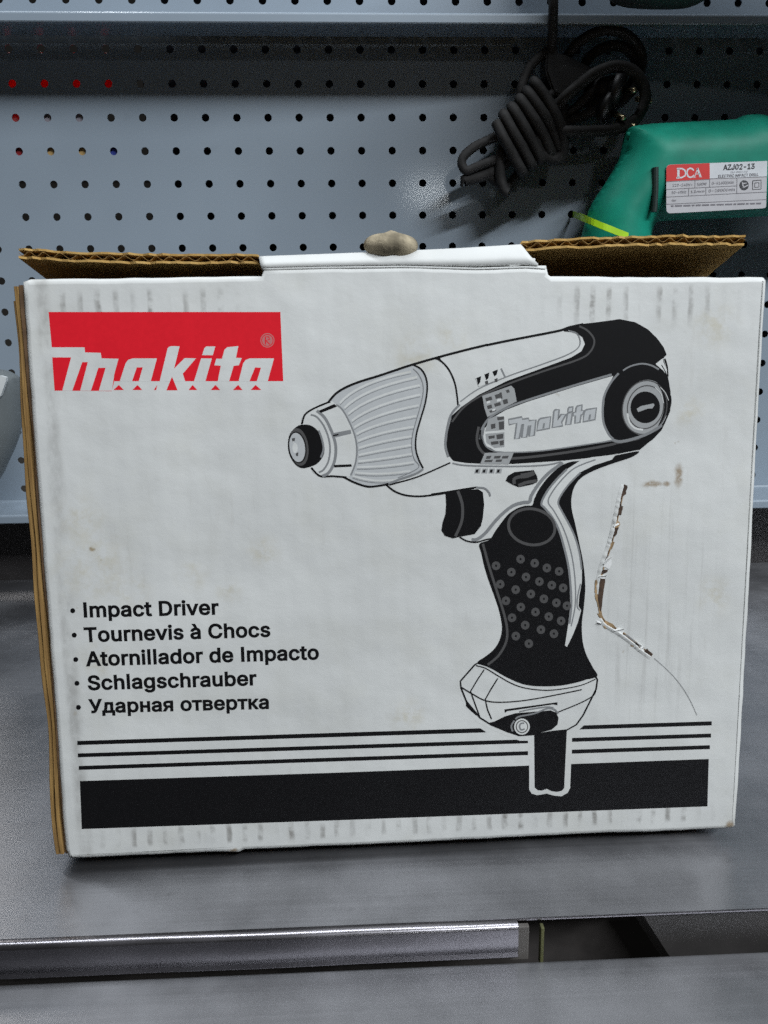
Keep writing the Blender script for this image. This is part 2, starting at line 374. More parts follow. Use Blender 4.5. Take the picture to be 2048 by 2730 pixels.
G={'-':(453,['337,244;337,188;114,188;114,244']),'/':(249,['235,533;71,-76;14,-76;178,533']),'0':(453,['227,-7;191,-3;158,7;130,24;105,48;85,77;69,113;57,155;50,202;48,254;50,306;57,353;69,395;85,431;106,461;130,484;159,502;191,512;227,516;262,512;295,502;323,484;348,461;368,431;384,395;396,353;403,306;405,254;403,202;396,155;384,113;368,77;348,48;323,24;295,7;263,-3','227,50;250,52;271,60;290,74;306,92;320,116;330,144;338,176;342,213;344,254;342,295;338,332;330,365;320,393;306,416;290,435;271,449;250,457;227,460;203,457;182,449;163,435;147,416;134,393;123,365;115,332;111,295;109,254;111,213;115,176;123,144;134,116;147,92;163,74;182,60;203,52']),'1':(453,['76,0;76,55;391,55;391,0','276,509;276,0;212,0;212,448;209,448;86,358;86,427;198,509']),'2':(453,['64,0;64,47;234,229;282,282;311,327;320,371;319,389;315,405;308,419;298,431;287,441;273,449;224,460;205,458;188,454;172,447;159,438;148,427;139,413;132,398;128,381;127,362;66,362;68,391;75,418;86,442;102,464;121,482;143,496;168,507;196,513;225,516;254,513;281,507;306,497;328,482;346,465;361,445;372,423;379,398;381,372;371,318;336,259;267,180;153,60;153,57;389,57;389,0']),'3':(453,['218,-7;188,-5;159,1;133,10;108,22;88,38;70,57;57,79;48,104;44,132;109,132;112,115;118,100;126,87;137,76;150,66;165,59;219,50;275,61;291,69;304,80;315,93;323,108;328,125;329,145;328,163;323,180;316,196;306,211;292,223;275,234;254,241;229,246;201,248;157,248;157,299;288,448;288,452;70,452;70,509;372,509;372,461;211,278;211,289;247,290;279,286;308,276;333,262;354,244;371,222;383,198;391,173;393,145;390,116;383,90;370,66;354,45;333,27;309,12;281,2;251,-5']),'4':(453,['40,105;40,158;247,509;311,509;109,166;109,163;413,163;413,105','282,0;282,121;282,146;282,318;343,318;343,0']),'5':(453,['221,-7;192,-5;165,1;140,11;118,25;99,41;83,60;71,82;63,105;60,130;122,130;125,115;130,102;138,89;173,60;221,50;241,51;259,56;276,64;291,75;304,89;314,104;322,122;326,141;328,162;326,183;321,203;314,221;303,237;290,251;275,262;257,270;238,275;218,277;167,268;128,246;67,253;96,509;366,509;366,452;151,452;134,301;136,301;178,325;229,334;252,332;274,328;294,321;313,311;330,299;345,285;358,269;370,251;379,231;386,210;390,187;391,163;388,132;381,102;369,76;352,52;332,32;309,15;282,3;253,-4']),'6':(453,['226,-7;196,-4;168,3;142,15;119,31;100,51;84,74;73,101;66,130;64,162;65,187;71,212;80,239;137,340;252,509;322,509;151,261;145,261;165,288;196,307;235,314;265,312;291,305;316,295;337,280;355,262;370,240;380,215;387,187;389,157;387,127;379,98;368,73;352,50;333,30;310,14;284,3;257,-4','226,48;245,50;263,55;279,63;293,73;304,86;314,101;322,119;326,137;327,157;326,178;322,196;314,213;304,228;293,241;279,251;263,259;245,264;226,265;207,264;190,259;174,252;160,241;148,229;138,214;131,197;126,179;125,158;126,138;131,119;138,102;148,86;160,73;174,63;190,55;207,50']),'8':(453,['226,-7;193,-5;163,1;136,11;111,25;91,42;74,62;62,84;54,109;52,135;53,156;58,176;65,195;75,212;87,228;101,241;117,252;134,260;153,265;153,267;129,276;109,289;93,308;80,330;73,354;70,380;73,405;79,429;90,450;106,469;124,485;146,498;170,508;197,514;226,516;255,514;282,508;306,498;328,485;346,469;361,450;373,429;379,405;382,380;379,354;372,330;359,308;343,289;323,276;300,267;300,265;319,260;335,252;351,241;365,228;377,212;387,195;395,176;399,156;401,135;398,109;391,84;378,62;362,42;341,25;317,11;289,1;259,-5','226,49;248,50;267,54;285,60;300,69;313,79;323,91;331,106;335,121;337,139;335,157;330,173;322,189;312,202;298,213;283,223;265,230;247,234;226,235;206,234;187,230;169,223;154,213;140,202;130,189;122,173;117,157;115,139;117,121;121,106;129,91;139,79;152,69;167,60;185,54;205,50','226,290;274,300;287,308;298,318;307,330;314,344;318,359;319,376;318,392;314,407;308,420;299,432;288,442;275,449;226,460;177,449;164,442;153,432;145,420;138,407;134,392;133,376;134,359;138,344;145,330;154,318;165,308;178,300']),'A':(480,['16,0;201,509;276,509;463,0;395,0;287,302;264,372;232,478;245,478;213,371;191,302;85,0','110,142;110,199;370,199;370,142']),'C':(510,['267,-7;225,-3;186,7;150,25;119,49;92,79;70,115;53,157;44,203;40,254;44,305;53,352;70,393;92,429;119,459;150,484;186,501;225,512;267,516;340,504;362,496;383,485;402,471;419,456;435,438;448,418;459,397;467,373;473,348;408,348;389,395;357,428;315,449;267,456;237,453;209,445;184,432;161,414;141,391;125,364;113,332;106,295;103,254;106,213;113,177;125,145;141,117;161,94;184,76;210,63;237,56;267,53;315,60;357,81;389,114;408,160;473,160;467,135;459,112;448,91;435,71;420,53;402,38;383,24;363,13;341,5;317,-2;293,-6']),'D':(502,['219,0;96,0;96,57;215,57;254,60;288,68;318,81;343,99;363,122;379,149;390,181;397,216;399,255;397,294;390,329;379,361;364,388;344,410;320,428;291,441;258,449;221,452;93,452;93,509;225,509;273,505;315,495;353,478;385,455;412,426;433,391;449,351;458,306;462,255;458,205;449,159;433,119;411,83;384,54;351,31;312,14;268,3','125,509;125,0;60,0;60,509']),'E':(419,['60,0;60,509;372,509;372,452;125,452;125,286;355,286;355,229;125,229;125,57;375,57;375,0']),'F':(410,['60,0;60,509;369,509;369,452;125,452;125,278;346,278;346,221;125,221;125,0']),'H':(517,['60,0;60,509;125,509;125,289;392,289;392,509;457,509;457,0;392,0;392,232;125,232;125,0']),'I':(300,['31,0;31,57;118,57;118,452;31,452;31,509;269,509;269,452;183,452;183,57;269,57;269,0']),'J':(396,['185,-7;143,-2;106,11;75,33;52,63;38,100;33,145;33,173;98,173;98,145;100,117;108,93;122,74;139,61;160,53;185,50;209,53;230,61;248,74;261,93;269,117;272,145;272,509;336,509;336,145;332,100;318,63;294,33;263,11;227,-2']),'L':(393,['60,0;60,509;125,509;125,57;361,57;361,0']),'M':(628,['60,0;60,509;152,509;277,187;287,159;299,123;311,84;322,49;307,49;318,83;330,121;342,158;352,187;476,509;568,509;568,0;504,0;504,291;504,327;505,369;506,413;507,457;513,457;498,409;482,363;467,322;456,291;342,0;286,0;170,291;159,321;145,361;129,408;112,457;119,457;120,416;121,372;122,328;122,291;122,0']),'N':(523,['60,0;60,509;136,509;343,183;363,151;388,107;414,55;405,54;401,108;399,157;399,195;399,509;463,509;463,0;387,0;202,290;177,331;148,381;108,452;119,454;122,384;124,328;125,291;125,0']),'P':(445,['60,0;60,509;235,509;272,506;305,499;332,487;356,471;375,452;390,430;400,404;407,377;409,348;407,318;400,291;390,265;375,243;356,223;332,207;305,195;272,188;235,186;109,186;109,242;233,242;257,244;279,248;297,256;312,266;324,279;333,294;339,310;343,328;344,348;343,367;339,385;333,402;324,416;312,428;297,439;279,446;257,451;232,452;125,452;125,0']),'R':(449,['60,0;60,509;236,509;273,506;305,500;333,489;356,473;376,455;390,433;401,408;407,381;409,352;407,323;401,296;390,271;376,250;356,232;333,217;305,206;273,200;236,198;96,198;96,255;234,255;258,256;280,260;298,267;313,276;325,287;334,300;340,316;344,333;345,352;344,371;340,389;334,405;325,419;313,430;298,440;279,446;258,451;233,452;125,452;125,0','353,0;230,229;303,229;428,0']),'S':(447,['224,-9;188,-7;156,-1;128,9;102,23;81,40;64,60;51,83;42,109;38,137;104,137;108,118;114,102;123,88;136,76;150,66;166,59;224,49;246,50;267,54;286,60;303,69;317,79;329,92;338,106;344,122;346,139;344,154;340,168;332,179;296,205;245,222;184,239;145,253;112,269;86,289;67,313;56,341;52,372;54,400;62,425;75,448;92,468;113,484;138,498;165,508;195,514;227,516;259,514;289,508;316,498;340,484;360,468;377,449;390,427;398,403;401,378;337,378;332,402;320,421;302,437;280,449;254,456;225,459;204,457;185,454;167,448;152,440;139,430;129,418;121,405;117,391;115,376;117,359;122,345;131,334;169,308;212,293;264,279;312,264;359,238;395,198;402,180;407,161;408,139;406,112;399,87;386,64;370,43;349,25;323,11;294,0;261,-7']),'T':(449,['32,452;32,509;417,509;417,452;257,452;257,0;193,0;193,452']),'V':(480,['204,0;16,509;84,509;192,206;215,137;248,31;235,31;267,138;290,206;395,509;463,509;278,0']),'W':(686,['155,0;16,509;82,509;163,196;175,145;187,94;197,40;189,40;200,94;211,145;224,196;306,509;380,509;462,196;474,145;486,94;497,40;488,40;499,94;510,145;523,196;603,509;670,509;530,0;455,0;368,323;351,391;336,475;350,475;335,395;318,323;230,0']),'Z':(438,['42,0;42,46;273,385;306,431;341,476;348,454;285,452;223,452;40,452;40,509;397,509;397,462;169,129;134,81;97,33;90,54;152,57;214,57;399,57;399,0']),'a':(389,['160,-9;137,-7;115,-3;94,5;76,15;60,29;48,45;38,63;32,84;30,108;32,128;36,146;43,161;53,174;64,184;78,193;125,211;178,220;234,227;265,235;271,240;274,246;276,255;276,257;267,297;240,322;196,331;149,322;118,301;100,274;41,291;51,313;64,331;79,346;95,358;114,368;133,375;194,384;239,379;286,360;300,350;312,336;322,320;330,301;335,278;337,251;337,0;277,0;277,52;272,52;252,25;215,1','170,45;192,47;211,51;228,59;242,68;254,80;263,93;270,108;274,122;276,138;276,190;259,182;231,176;200,171;175,168;134,159;103,139;97,130;93,118;92,105;102,72;130,52']),'b':(424,['229,-8;208,-7;189,-3;172,4;138,31;118,59;112,59;112,0;53,0;53,509;114,509;114,319;118,319;137,346;171,373;188,379;207,383;229,384;259,382;287,374;313,361;335,342;354,320;370,293;381,261;388,227;390,189;388,151;381,116;370,84;355,57;336,34;313,16;288,3;260,-6','220,47;242,49;262,55;279,66;294,80;306,97;316,117;323,139;327,163;328,189;327,215;323,239;316,261;307,281;295,298;280,311;262,322;243,328;220,330;198,328;178,322;161,312;147,299;134,282;125,263;118,241;114,216;113,189;114,162;118,138;125,115;135,95;147,78;162,65;179,55;198,49']),'c':(396,['207,-8;174,-5;144,3;117,16;93,35;72,58;56,85;44,116;37,150;34,187;37,225;44,260;56,291;72,318;93,341;117,360;144,374;174,382;207,384;260,377;305,356;340,322;362,277;303,262;290,289;270,311;242,325;207,330;184,328;163,321;145,310;130,296;118,278;108,258;102,236;98,212;96,187;98,163;102,139;108,117;118,97;130,80;145,66;163,55;184,49;207,46;243,52;271,66;292,89;304,117;363,102;341,56;306,21;261,-1']),'d':(424,['195,-8;165,-6;137,3;111,16;89,34;70,57;55,84;43,116;36,151;34,189;36,227;43,261;55,293;70,320;89,342;112,361;137,374;165,382;196,384;218,383;237,379;253,373;287,346;306,319;311,319;311,509;372,509;372,0;313,0;313,59;307,59;287,31;252,4;236,-3;217,-7','205,47;226,49;246,55;263,65;278,78;290,95;299,115;306,138;310,162;312,189;310,216;306,241;300,263;290,282;278,299;263,312;246,322;227,328;205,330;182,328;162,322;145,311;130,298;118,281;108,261;102,239;98,215;96,189;98,163;102,139;109,117;118,97;130,80;145,66;162,55;182,49']),'e':(404,['212,-8;177,-5;145,3;117,16;92,35;72,58;56,85;44,116;37,150;34,187;36,224;44,258;55,290;71,317;91,340;115,359;142,373;172,382;205,384;266,374;285,366;303,355;319,341;334,324;347,305;357,282;365,256;370,227;371,194;371,169;75,169;75,221;338,221;310,202;308,226;304,248;298,269;288,286;277,301;263,314;246,323;227,328;205,330;183,328;164,323;146,313;131,301;119,286;109,270;102,251;97,231;96,211;96,178;98,151;102,127;110,106;121,88;135,73;151,61;169,53;190,48;212,46;254,53;285,73;306,105;365,91;358,72;348,55;335,39;320,26;302,14;283,4;261,-3;237,-7']),'g':(425,['207,-151;180,-149;156,-146;134,-140;82,-110;51,-69;101,-41;122,-66;154,-88;207,-97;236,-95;261,-87;282,-75;298,-58;308,-34;311,-6;311,68;306,68;287,41;252,16;236,10;217,6;195,5;165,7;138,14;113,27;90,43;71,65;55,90;43,120;36,154;34,191;36,229;43,263;55,293;71,320;90,342;112,361;138,374;166,382;196,384;218,383;237,379;253,373;288,346;308,319;313,319;313,379;372,379;372,-9;370,-40;363,-67;350,-90;334,-109;314,-124;291,-136;265,-144;237,-149','205,59;227,61;246,66;264,75;278,87;290,103;300,121;307,142;311,166;312,193;311,219;307,242;300,264;291,283;279,299;264,312;247,322;227,328;205,330;182,328;163,322;145,312;130,298;118,282;109,262;102,241;98,218;96,193;98,167;102,144;109,123;118,104;131,88;145,76;163,66;183,61']),'h':(410,['114,227;114,0;53,0;53,509;114,509;114,287;102,287;116,319;132,344;152,362;175,374;200,382;227,384;252,383;275,377;295,369;313,356;328,340;341,321;350,298;355,271;357,240;357,0;296,0;296,235;293,263;286,286;273,304;256,318;235,326;210,329;192,328;176,324;161,317;147,308;136,297;126,283;119,266;115,248']),'i':(167,['53,0;53,379;114,379;114,0','84,443;73,444;63,448;54,455;47,463;43,472;41,483;43,494;47,504;54,512;63,518;73,522;84,524;95,522;105,518;114,512;121,504;125,494;126,483;125,472;121,463;114,455;105,448;95,444']),'l':(189,['139,-2;112,0;91,8;74,20;62,37;55,59;53,84;53,509;114,509;114,99;120,62;126,57;135,53;146,52;160,53;170,54;181,3;162,-1']),'m':(610,['53,0;53,379;112,379;112,295;108,295;114,314;122,331;132,346;172,376;219,386;245,383;268,375;287,361;303,342;314,320;321,295;312,295;318,312;326,329;337,343;381,375;437,386;458,385;478,380;497,372;514,361;529,346;541,328;550,307;555,283;557,255;557,0;496,0;496,254;493,279;485,298;473,313;456,323;438,329;419,330;402,329;387,326;374,320;345,290;335,247;335,0;274,0;274,260;272,280;265,297;253,311;238,322;220,328;199,330;158,320;145,312;135,302;126,289;119,274;115,257;114,238;114,0']),'n':(410,['114,227;114,0;53,0;53,379;112,379;112,287;102,287;116,319;132,344;152,362;175,374;200,382;227,384;252,383;275,377;295,369;313,356;328,340;341,321;350,298;355,271;357,240;357,0;296,0;296,235;293,263;286,286;273,304;256,318;235,326;210,329;192,328;176,324;161,317;147,308;136,297;126,283;119,266;115,248']),'o':(415,['207,-8;174,-5;144,3;117,16;93,35;72,58;56,85;44,116;37,150;34,187;37,225;44,260;56,291;72,318;93,341;117,360;144,374;174,382;207,384;241,382;271,374;299,360;323,341;343,318;359,291;371,260;379,225;381,187;379,150;371,116;359,85;343,58;323,35;299,16;271,3;241,-5','207,46;231,49;252,55;270,66;285,80;298,97;307,117;314,139;318,163;319,187;318,212;314,236;307,258;298,278;285,296;270,310;252,321;231,328;207,330;184,328;163,321;145,310;130,296;118,278;108,258;102,236;98,212;96,187;98,163;102,139;108,117;118,97;130,80;145,66;163,55;184,49']),'p':(424,['53,-143;53,379;112,379;112,319;118,319;137,346;171,373;188,379;207,383;229,384;259,382;287,374;313,361;335,342;354,320;370,293;381,261;388,227;390,189;388,151;381,116;370,84;355,57;336,34;313,16;288,3;260,-6;229,-8;208,-7;189,-3;173,4;138,31;118,59;114,59;114,-143','220,47;242,49;262,55;279,66;294,80;306,97;316,117;323,139;327,163;328,189;327,215;323,239;316,261;307,281;295,298;280,311;262,322;243,328;220,330;198,328;178,322;161,312;147,299;134,282;125,263;118,241;114,216;113,189;114,162;118,138;125,115;135,95;147,78;162,65;179,55;198,49']),'r':(259,['53,0;53,379;112,379;112,321;115,321;124,339;137,354;152,367;171,377;191,383;213,385;229,384;243,384;243,322;230,324;207,326;190,324;174,321;159,315;146,306;135,296;126,284;119,269;115,254;114,237;114,0']),'s':(365,['182,-8;157,-7;133,-3;112,3;93,12;76,24;62,38;50,54;41,73;36,94;94,107;101,87;111,72;124,60;141,52;160,47;181,45;206,47;227,53;244,62;258,74;265,88;268,103;266,115;262,126;254,136;243,144;229,150;212,155;149,170;118,180;92,192;72,208;58,227;50,249;47,274;49,295;55,314;65,332;79,347;95,360;115,370;137,378;161,383;187,384;212,383;234,379;254,372;271,363;286,352;299,339;324,290;268,277;262,291;254,304;243,316;228,325;210,331;187,333;166,331;147,326;131,317;119,305;111,292;109,277;110,264;115,253;124,243;172,223;229,209;261,200;287,187;306,171;320,153;328,131;331,107;329,85;323,65;312,47;298,31;281,18;260,6;236,-2;210,-7']),'t':(227,['204,379;204,327;6,327;6,379','65,471;126,471;126,98;127,83;130,70;136,61;144,55;156,51;170,50;185,51;202,54;213,2;192,-3;168,-4;138,-1;113,7;92,21;77,41;68,64;65,93']),'u':(410,['182,-5;158,-3;135,2;115,11;97,23;82,39;69,59;60,82;54,109;53,139;53,379;114,379;114,144;116,117;124,94;137,75;154,61;175,53;200,50;218,51;234,55;249,62;263,71;274,83;283,97;290,113;295,132;296,153;296,379;357,379;357,0;298,0;298,92;307,92;294,60;277,35;257,17;234,5;209,-3']),'v':(389,['163,0;17,379;84,379;165,155;187,87;206,21;184,21;203,87;224,155;305,379;371,379;226,0']),'z':(380,['42,0;42,46;254,320;254,323;48,323;48,379;333,379;333,331;126,60;126,56;339,56;339,0']),'~':(453,['52,150;53,176;58,199;66,218;76,233;89,246;103,255;151,266;197,256;246,221;275,198;299,192;312,194;323,199;332,207;339,219;343,234;344,253;400,253;399,226;394,204;386,185;376,170;364,157;349,148;301,137;254,148;207,182;177,204;154,210;141,209;130,204;121,196;114,185;109,169;108,150']),'à':(389,['160,-9;137,-7;115,-3;94,5;76,15;60,29;48,45;38,63;32,84;30,108;32,128;36,146;43,161;53,174;64,184;78,193;125,211;178,220;234,227;265,235;271,240;274,246;276,255;276,257;267,297;240,322;196,331;149,322;118,301;100,274;41,291;51,313;64,331;79,346;95,358;114,368;133,375;194,384;239,379;286,360;300,350;312,336;322,320;330,301;335,278;337,251;337,0;277,0;277,52;272,52;252,25;215,1','170,45;192,47;211,51;228,59;242,68;254,80;263,93;270,108;274,122;276,138;276,190;259,182;231,176;200,171;175,168;134,159;103,139;97,130;93,118;92,105;102,72;130,52','165,429;99,529;168,529;215,429']),'У':(437,['87,0;87,57;122,57;163,65;172,72;180,81;185,92;195,116;16,509;87,509;154,357;185,282;209,215;232,149;214,149;248,245;290,357;351,509;420,509;244,84;220,40;210,29;198,19;184,11;166,5;145,1;121,0']),'а':(389,['160,-9;137,-7;115,-3;94,5;76,15;60,29;48,45;38,63;32,84;30,108;32,128;36,146;43,161;53,174;64,184;78,193;125,211;178,220;234,227;265,235;271,240;274,246;276,255;276,257;267,297;240,322;196,331;149,322;118,301;100,274;41,291;51,313;64,331;79,346;95,358;114,368;133,375;194,384;239,379;286,360;300,350;312,336;322,320;330,301;335,278;337,251;337,0;277,0;277,52;272,52;252,25;215,1','170,45;192,47;211,51;228,59;242,68;254,80;263,93;270,108;274,122;276,138;276,190;259,182;231,176;200,171;175,168;134,159;103,139;97,130;93,118;92,105;102,72;130,52']),'в':(392,['53,0;53,379;208,379;247,376;280,367;307,352;327,331;339,307;343,278;341,258;335,240;324,226;309,214;291,205;270,199;312,185;345,152;352,138;357,121;358,102;356,84;351,66;343,50;331,35;317,23;300,13;280,6;257,1;232,0','111,56;232,56;251,57;266,62;279,70;288,80;293,93;295,108;293,125;288,141;279,153;266,162;251,167;232,169;111,169','111,220;209,220;230,222;248,227;263,234;273,245;280,258;282,273;280,288;273,300;262,310;248,318;230,322;208,324;111,324']),'д':(427,['13,-110;13,56;44,56;65,82;79,116;90,164;98,231;110,379;356,379;356,56;414,56;414,-110;353,-110;353,0;74,0;74,-110','114,56;295,56;295,323;166,323;157,231;143,127;135,99;126,76']),'е':(404,['212,-8;177,-5;145,3;117,16;92,35;72,58;56,85;44,116;37,150;34,187;36,224;44,258;55,290;71,317;91,340;115,359;142,373;172,382;205,384;266,374;285,366;303,355;319,341;334,324;347,305;357,282;365,256;370,227;371,194;371,169;75,169;75,221;338,221;310,202;308,226;304,248;298,269;288,286;277,301;263,314;246,323;227,328;205,330;183,328;164,323;146,313;131,301;119,286;109,270;102,251;97,231;96,211;96,178;98,151;102,127;110,106;121,88;135,73;151,61;169,53;190,48;212,46;254,53;285,73;306,105;365,91;358,72;348,55;335,39;320,26;302,14;283,4;261,-3;237,-7']),'к':(376,['53,0;53,379;114,379;114,215;152,215;288,379;366,379;213,196;368,0;290,0;167,159;114,159;114,0']),'н':(409,['309,223;309,167;99,167;99,223','114,379;114,0;53,0;53,379','356,379;356,0;295,0;295,379']),'о':(415,['207,-8;174,-5;144,3;117,16;93,35;72,58;56,85;44,116;37,150;34,187;37,225;44,260;56,291;72,318;93,341;117,360;144,374;174,382;207,384;241,382;271,374;299,360;323,341;343,318;359,291;371,260;379,225;381,187;379,150;371,116;359,85;343,58;323,35;299,16;271,3;241,-5','207,46;231,49;252,55;270,66;285,80;298,97;307,117;314,139;318,163;319,187;318,212;314,236;307,258;298,278;285,296;270,310;252,321;231,328;207,330;184,328;163,321;145,310;130,296;118,278;108,258;102,236;98,212;96,187;98,163;102,139;108,117;118,97;130,80;145,66;163,55;184,49']),'р':(424,['53,-143;53,379;112,379;112,319;118,319;137,346;171,373;188,379;207,383;229,384;259,382;287,374;313,361;335,342;354,320;370,293;381,261;388,227;390,189;388,151;381,116;370,84;355,57;336,34;313,16;288,3;260,-6;229,-8;208,-7;189,-3;173,4;138,31;118,59;114,59;114,-143','220,47;242,49;262,55;279,66;294,80;306,97;316,117;323,139;327,163;328,189;327,215;323,239;316,261;307,281;295,298;280,311;262,322;243,328;220,330;198,328;178,322;161,312;147,299;134,282;125,263;118,241;114,216;113,189;114,162;118,138;125,115;135,95;147,78;162,65;179,55;198,49']),'т':(325,['132,0;132,325;6,325;6,379;319,379;319,325;193,325;193,0']),'я':(385,['332,0;271,0;271,326;184,326;155,324;131,318;114,309;102,295;95,279;93,259;95,240;102,224;114,211;132,201;155,195;184,194;298,194;298,142;180,142;134,146;97,157;68,174;48,198;36,226;32,259;36,293;48,322;68,346;97,365;134,376;180,379;332,379','85,0;15,0;122,172;190,172']),' ':(188,[]),}
TXT=[('Impact Driver', 14.54, 109.02, 70.53, 108.49, 6.07), ('Tournevis à Chocs', 13.98, 98.28, 91.86, 98.03, 6.06), ('Atornillador de Impacto', 13.86, 87.71, 112.1, 87.22, 6.12), ('Schlagschrauber', 13.95, 77.1, 85.14, 76.62, 6.11), ('Ударная отвертка', 13.57, 66.79, 89.95, 65.76, 5.93)]
